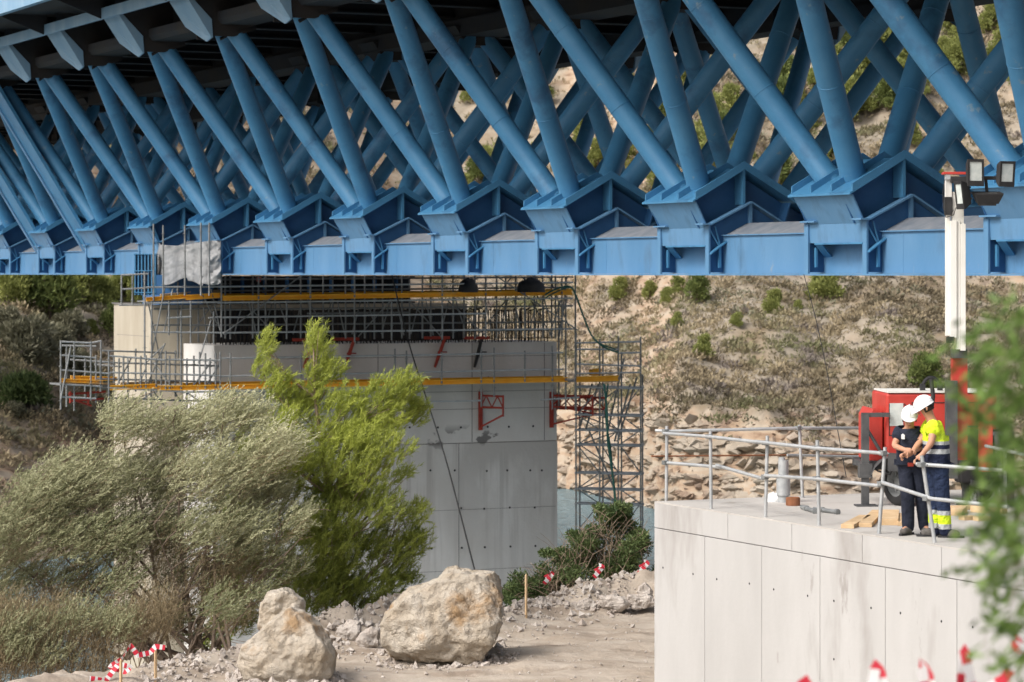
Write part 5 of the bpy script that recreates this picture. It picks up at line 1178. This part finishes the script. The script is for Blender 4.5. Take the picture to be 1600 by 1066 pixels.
# --- tamarisk
TY = 46.5
tam = empty('tamarisk_tree', (px(330, 1010, TY).x, TY, -7.2), 'large windswept silvery grey green feathery tree filling the lower left', 'tree')
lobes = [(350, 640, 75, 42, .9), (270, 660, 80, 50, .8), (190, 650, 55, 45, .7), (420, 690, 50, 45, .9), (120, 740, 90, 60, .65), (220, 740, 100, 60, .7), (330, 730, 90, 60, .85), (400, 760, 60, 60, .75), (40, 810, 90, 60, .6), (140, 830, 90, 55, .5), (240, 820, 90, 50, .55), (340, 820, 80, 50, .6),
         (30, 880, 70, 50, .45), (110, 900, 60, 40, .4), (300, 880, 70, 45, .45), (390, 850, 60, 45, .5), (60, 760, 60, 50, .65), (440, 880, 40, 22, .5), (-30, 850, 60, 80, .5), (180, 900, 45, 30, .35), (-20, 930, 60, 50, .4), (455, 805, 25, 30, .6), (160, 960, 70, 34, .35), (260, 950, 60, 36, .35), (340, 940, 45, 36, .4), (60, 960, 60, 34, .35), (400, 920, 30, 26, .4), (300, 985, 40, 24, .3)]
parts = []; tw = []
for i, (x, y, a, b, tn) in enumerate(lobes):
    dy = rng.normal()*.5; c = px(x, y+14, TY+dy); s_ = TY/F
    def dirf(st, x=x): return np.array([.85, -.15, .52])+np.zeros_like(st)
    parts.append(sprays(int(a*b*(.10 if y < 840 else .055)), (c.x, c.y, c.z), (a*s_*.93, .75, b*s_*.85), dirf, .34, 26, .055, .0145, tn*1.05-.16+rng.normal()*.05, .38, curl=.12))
    tw.append(sprays(int(a*b*.03), (c.x-.1, c.y, c.z-.2), (a*s_*.9, .6, b*s_*.9), dirf, .4, 16, .055, .009, .4, .5))
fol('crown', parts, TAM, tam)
low = []
for (x, y, a, b) in ((120, 930, 90, 40), (220, 900, 70, 40), (300, 930, 80, 40), (380, 910, 50, 35), (200, 860, 130, 40), (60, 960, 80, 40), (260, 980, 70, 34), (360, 970, 40, 34), (330, 900, 60, 30), (180, 960, 60, 36)):
    c = px(x, y, TY+.1); low.append(sprays(int(a*b*.09), (c.x, c.y, c.z), (a*s_, .6, b*s_), lambda st: np.array([.5, 0, .8])+np.zeros_like(st), .35, 16, .06, .008, .5, .5))
fol('dry_twigs', low+tw, TAMG, tam)
m = MB()
bases = [(330, 1040), (300, 1045), (270, 1040), (235, 1035), (360, 1030), (200, 1030), (310, 1040), (285, 1040), (255, 1030), (345, 1035)]
for i, (x, y, a, b, tn) in enumerate(lobes):
    bx, by = bases[i % len(bases)]; a0 = px(bx, by, TY+rng.normal()*.2); b0 = px(x, y, TY+rng.normal()*.3)
    pts = curve(a0, b0, rng.normal()*.15, 8, i); limb(m, pts, .028+.02*rng.random(), .007)
    for k in range(5):
        q = pts[3+k % 5]; e = q+Vector((rng.uniform(.1, .8), rng.normal()*.3, rng.uniform(.0, .7))); limb(m, curve(q, e, .05, 5, i*7+k), .014, .003)
m.build('trunk', TRUNK, tam, smooth=True)
# --- bright green pine
PY = 48.5
pine = empty('pine_tree', (px(540, 1000, PY).x, PY, -7.4), 'tall bright green long needled pine leaning right before the grey pier', 'pine tree')
s_ = PY/F
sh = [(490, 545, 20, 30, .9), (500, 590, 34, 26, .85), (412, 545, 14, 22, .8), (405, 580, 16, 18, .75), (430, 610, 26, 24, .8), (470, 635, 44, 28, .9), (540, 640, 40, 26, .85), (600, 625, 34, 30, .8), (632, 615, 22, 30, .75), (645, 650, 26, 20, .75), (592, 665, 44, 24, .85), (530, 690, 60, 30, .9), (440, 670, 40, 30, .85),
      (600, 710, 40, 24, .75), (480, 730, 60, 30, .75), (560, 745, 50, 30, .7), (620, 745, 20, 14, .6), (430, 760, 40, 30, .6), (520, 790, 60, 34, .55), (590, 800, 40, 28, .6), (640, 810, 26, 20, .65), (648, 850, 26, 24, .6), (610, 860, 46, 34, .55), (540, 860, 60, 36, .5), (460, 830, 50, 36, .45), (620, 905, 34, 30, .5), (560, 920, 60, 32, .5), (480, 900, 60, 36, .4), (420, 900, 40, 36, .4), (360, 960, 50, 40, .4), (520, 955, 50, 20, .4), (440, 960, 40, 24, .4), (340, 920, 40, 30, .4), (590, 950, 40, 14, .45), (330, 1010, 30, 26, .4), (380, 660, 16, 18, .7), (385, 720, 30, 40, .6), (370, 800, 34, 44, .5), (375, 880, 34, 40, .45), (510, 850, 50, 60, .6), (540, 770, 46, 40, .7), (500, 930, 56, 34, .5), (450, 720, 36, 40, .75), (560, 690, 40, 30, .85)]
parts = []; m = MB()
trunkp = [px(545, 1000, PY), px(545, 930, PY), px(530, 850, PY), px(515, 770, PY+.1), px(500, 690, PY), px(492, 620, PY), px(490, 545, PY)]
limb(m, trunkp, .085, .012); 
for i, (x, y, a, b, tn) in enumerate(sh):
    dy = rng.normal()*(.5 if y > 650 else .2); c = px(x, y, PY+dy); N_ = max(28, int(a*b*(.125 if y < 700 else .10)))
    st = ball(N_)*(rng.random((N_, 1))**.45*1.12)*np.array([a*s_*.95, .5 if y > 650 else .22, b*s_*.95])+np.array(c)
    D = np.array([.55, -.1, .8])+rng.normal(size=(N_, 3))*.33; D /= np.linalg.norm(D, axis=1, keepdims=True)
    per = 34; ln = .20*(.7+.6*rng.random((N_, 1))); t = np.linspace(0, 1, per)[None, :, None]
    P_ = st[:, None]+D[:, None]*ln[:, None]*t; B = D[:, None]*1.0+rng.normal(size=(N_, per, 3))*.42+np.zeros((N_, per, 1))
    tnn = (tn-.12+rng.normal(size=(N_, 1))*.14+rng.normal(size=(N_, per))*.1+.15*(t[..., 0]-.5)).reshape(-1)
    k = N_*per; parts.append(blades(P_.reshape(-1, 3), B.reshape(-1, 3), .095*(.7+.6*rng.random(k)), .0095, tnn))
    j = int(np.clip(np.interp(y+40, [545, 1000], [6, 0]), 0, 5.99)); a0 = trunkp[j]; 
    pts = curve(a0, c, -.08, 7, i+40); limb(m, pts, .03, .006)
    for k in range(4):
        q = pts[3+k % 3]; e = Vector(c)+Vector((rng.uniform(-a, a)*s_, rng.normal()*.2, rng.uniform(-b*.5, b)*s_)); limb(m, curve(q, e, 0, 4, i*9+k), .009, .003)
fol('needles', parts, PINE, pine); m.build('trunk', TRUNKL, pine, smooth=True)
# --- shrub between pier and block
SY = 52.3
shb = empty('shrub', (px(930, 965, SY).x, SY, -6.8), 'dark green leafy shrub with bare grey twigs between the pier and the concrete block', 'shrub')
cs = []; rs = []
for (x, y, a, b) in ((960, 830, 36, 26), (930, 860, 46, 26), (985, 860, 34, 30), (900, 890, 50, 28), (960, 895, 50, 30), (1005, 900, 26, 36), (860, 915, 44, 28), (820, 925, 34, 24), (920, 930, 50, 24), (870, 945, 50, 18), (810, 945, 22, 16), (980, 930, 34, 16), (790, 935, 14, 10), (950, 805, 20, 14), (880, 870, 26, 14), (845, 905, 30, 24), (850, 940, 44, 18), (1000, 850, 20, 30), (975, 805, 18, 20), (930, 835, 24, 16), (805, 925, 24, 18)):
    for k in range(6): 
        p = px(x+rng.normal()*a*.45, y+rng.normal()*b*.45, SY+rng.normal()*.3); cs.append(tuple(p)); rs.append((a*SY/F*.55, .3, b*SY/F*.55))
fol('leaves', clumps(cs, rs, 420, .06, .027, upw=.5, jit=.9, tone=.42, shell=.2), DKG, shb)
m = MB()
for i in range(110):
    a0 = px(rng.uniform(830, 1000), 960, SY+rng.normal()*.2); x1 = rng.uniform(800, 1018); y1 = np.interp(x1, [790, 870, 960, 1018], [920, 850, 785, 850])+abs(rng.normal())*30
    pts = curve(a0, px(x1, y1, SY-.25+rng.normal()*.25), .1, 6, i+200); limb(m, pts, .012, .003)
    for k in range(3):
        q = pts[3+k % 3]; e = q+Vector((rng.normal()*.18, rng.normal()*.1, rng.uniform(.0, .3))); limb(m, [q, q.lerp(e, .5)+Vector((0, 0, .02)), e], .005, .002)
m.build('stem', GREYBARK if 'GREYBARK' in globals() else TRUNKL, shb, smooth=True)
# --- dry grass and twigs low at the left edge
dry = empty('dry_bush', (px(70, 1066, 43).x, 43, -6.6), 'brown dry twiggy bush at the bottom left below the feathery tree', 'bush')
parts = []
for (x, y, a, b) in ((0, 1040, 60, 40), (-10, 1000, 40, 40), (20, 1000, 60, 50), (90, 1000, 60, 45), (150, 1020, 50, 40), (40, 1050, 80, 30), (200, 1000, 40, 30), (240, 980, 40, 40), (120, 1060, 70, 20)):
    c = px(x, y, 43.5); parts.append(sprays(int(a*b*.2), (c.x, c.y, c.z), (a*43.5/F, .35, b*43.5/F), lambda st: np.array([.25, 0, 1])+np.zeros_like(st), .34, 14, .07, .008, .5, .45))
fol('foliage', parts, TAMG, dry)
parts = []
for (x, y, a, b) in ((30, 985, 50, 24), (110, 975, 50, 24), (180, 985, 40, 24), (60, 1030, 60, 20), (10, 1010, 30, 30)):
    c = px(x, y, 43.3); parts.append(sprays(int(a*b*.12), (c.x, c.y, c.z), (a*43.5/F, .3, b*43.5/F), lambda st: np.array([.6, 0, .7])+np.zeros_like(st), .28, 18, .05, .012, .4, .5))
fol('green_spray', parts, TAM, dry)
m = MB()
for i in range(46):
    x0 = rng.uniform(-20, 270); a0 = px(x0, 1085, 43.5); b0 = px(x0+rng.normal()*30, rng.uniform(940, 1010), 43.5+rng.normal()*.2); limb(m, curve(a0, b0, .03, 5, i+900), .010, .003)
m.build('stem', TRUNKL, dry, smooth=True)
# --- near branches at the right picture edge
lf = empty('leafy_tree', (2.6, 8.2, -1.72), 'out of focus fresh green leafy branches hanging in at the right picture edge', 'tree')
m = MB(); limb(m, [(2.6, 8.2, -1.8), (2.55, 8.2, -1), (2.4, 8.15, -.2), (2.35, 8.1, .5)], .05, .02)
LP = []; LD = []
targets = [(1545, 530, 7.8, 3), (1585, 500, 8, 3), (1530, 585, 8, 3), (1570, 570, 7.6, 4), (1595, 620, 7.8, 4), (1545, 640, 8, 3), (1520, 670, 8.2, 2), (1575, 680, 7.7, 4), (1590, 740, 8, 3), (1545, 720, 8.2, 2), (1560, 780, 8, 3), (1590, 800, 7.8, 3), (1530, 820, 7.9, 2), (1570, 845, 7.6, 4), (1595, 880, 7.8, 3), (1550, 900, 7.8, 3), (1575, 950, 7.7, 3), (1598, 985, 7.9, 2), (1590, 1040, 7.6, 2), (1610, 560, 8, 4), (1620, 700, 8, 4), (1620, 850, 8, 4)]
for i, (x, y, Y_, k) in enumerate(targets):
    e = px(x, y, Y_); st = Vector((2.38, 8.1, max(-1.2, min(.4, e.z+.35)))); pts = curve(st, e, .06, 9, i+70); limb(m, pts, .009, .002)
    for j in range(k*24):
        q = pts[4].lerp(pts[8], rng.random()) if rng.random() < .4 else pts[8]+Vector(rng.normal(size=3)*np.array([.042, .06, .055]))
        LP.append(tuple(q)); LD.append(tuple(np.array([-.5, -.1, -.35])+rng.normal(size=3)*.5))
m.build('trunk', TRUNK, lf, smooth=True)
k = len(LP); fol('foliage', [blades(np.array(LP), np.array(LD), .05*(.7+.7*rng.random(k)), .021*(.8+.4*rng.random(k)), .5+rng.normal(size=k)*.25, .5)], LEAF, lf)
# ================================================================ STAKES AND BARRIER TAPE
def tape(name, pts, width, label, seed=1, seg=.10, wdir=(0, 0, 1)):
    P_ = [Vector(p) for p in pts]; q = []
    for i in range(len(P_)-1):
        n = max(2, int((P_[i+1]-P_[i]).length/.02))
        for j in range(n): q.append(P_[i].lerp(P_[i+1], j/n))
    q.append(P_[-1]); vs = []; fs = []; mi = []; L_ = 0
    for i, p in enumerate(q):
        tw_ = 2.2*noise.noise(Vector((L_*2.0, seed, 0))); d = (q[min(i+1, len(q)-1)]-q[max(0, i-1)]).normalized(); w0 = Vector(wdir); w0 = (w0-d*w0.dot(d)).normalized(); w1 = d.cross(w0); ww = w0*math.cos(tw_)+w1*math.sin(tw_)
        vs += [p-ww*width/2, p+ww*width/2]
        if i: L_ += (q[i]-q[i-1]).length; fs.append((2*i-2, 2*i, 2*i+1, 2*i-1)); mi.append(int(L_/seg) % 2)
    o = make(name, vs, fs, [TRED, TWHITE], origin=P_[0], mi=mi); md = o.modifiers.new('thick', 'SOLIDIFY'); md.thickness = .001
    return tag(o, label, 'tape', 'red and white barrier tape')
def stake(x, y0, y1, Y, label, lean=0):
    b = px(x, y1, Y); t_ = px(x+lean, y0, Y); m = MB(); m.tube([b-Vector((0, 0, .2)), t_-Vector((0, 0, .03)), t_], [.022, .022, .008], 4); return tag(m.build('wooden_stake', PLANK, origin=b), label, 'stake', 'wooden stakes')
stake(822, 897, 972, 48.9, 'thin wooden stake standing in front of the dark green shrub'); stake(243, 1014, 1068, 41.5, 'wooden stake holding the tape at the bottom left'); stake(189, 1030, 1068, 41.0, 'second wooden stake left of the taped stake')
tape('barrier_tape', [px(258, 1012, 41.4), px(243, 1010, 41.4), px(235, 1020, 41.4), px(215, 1024, 41.3), px(204, 1008, 41.3), px(190, 1030, 41.2), px(172, 1042, 41.2), px(195, 1050, 41.2), px(205, 1042, 41.2), px(185, 1038, 41.2), px(165, 1064, 41.1), px(140, 1060, 41)], .075, 'tangled red and white tape fluttering on the stakes at the bottom left', 3, .05)
for i, (x, y, lb) in enumerate(((853, 898, 'scrap of red and white tape at the left end of the dark shrub'), (931, 888, 'scrap of red and white tape in the middle of the dark shrub'), (1001, 882, 'scrap of red and white tape where the shrub meets the block'))):
    tape('barrier_tape', [px(x, y, 51.4), px(x+4, y+8, 51.4), px(x+7, y+2, 51.3), px(x+6, y-5, 51.3), px(x+11, y-2, 51.3), px(x-3, y+14, 51.3)], .08, lb, i+5, .06)
z = lambda x, y: px(x, y, 12)
tape('barrier_tape', [z(1250, 1075), z(1258, 1062), z(1264, 1080), z(1330, 1110), z(1363, 1075), z(1368, 1038), z(1376, 1052), z(1382, 1090), z(1420, 1110), z(1447, 1080), z(1439, 1036), z(1450, 1056), z(1462, 1100), z(1490, 1110), z(1500, 1075), z(1507, 1014), z(1513, 1045), z(1524, 1090), z(1570, 1060), z(1592, 1020), z(1586, 992), z(1606, 1012), z(1640, 1060)], .045, 'blurred red and white tape looping up along the bottom right edge', 9, .085)
for x in (1250, 1640): stake(x, 1070, 1330, 12, 'near wooden stake carrying the blurred tape out of frame' if x < 1300 else 'near wooden stake beyond the right picture edge')
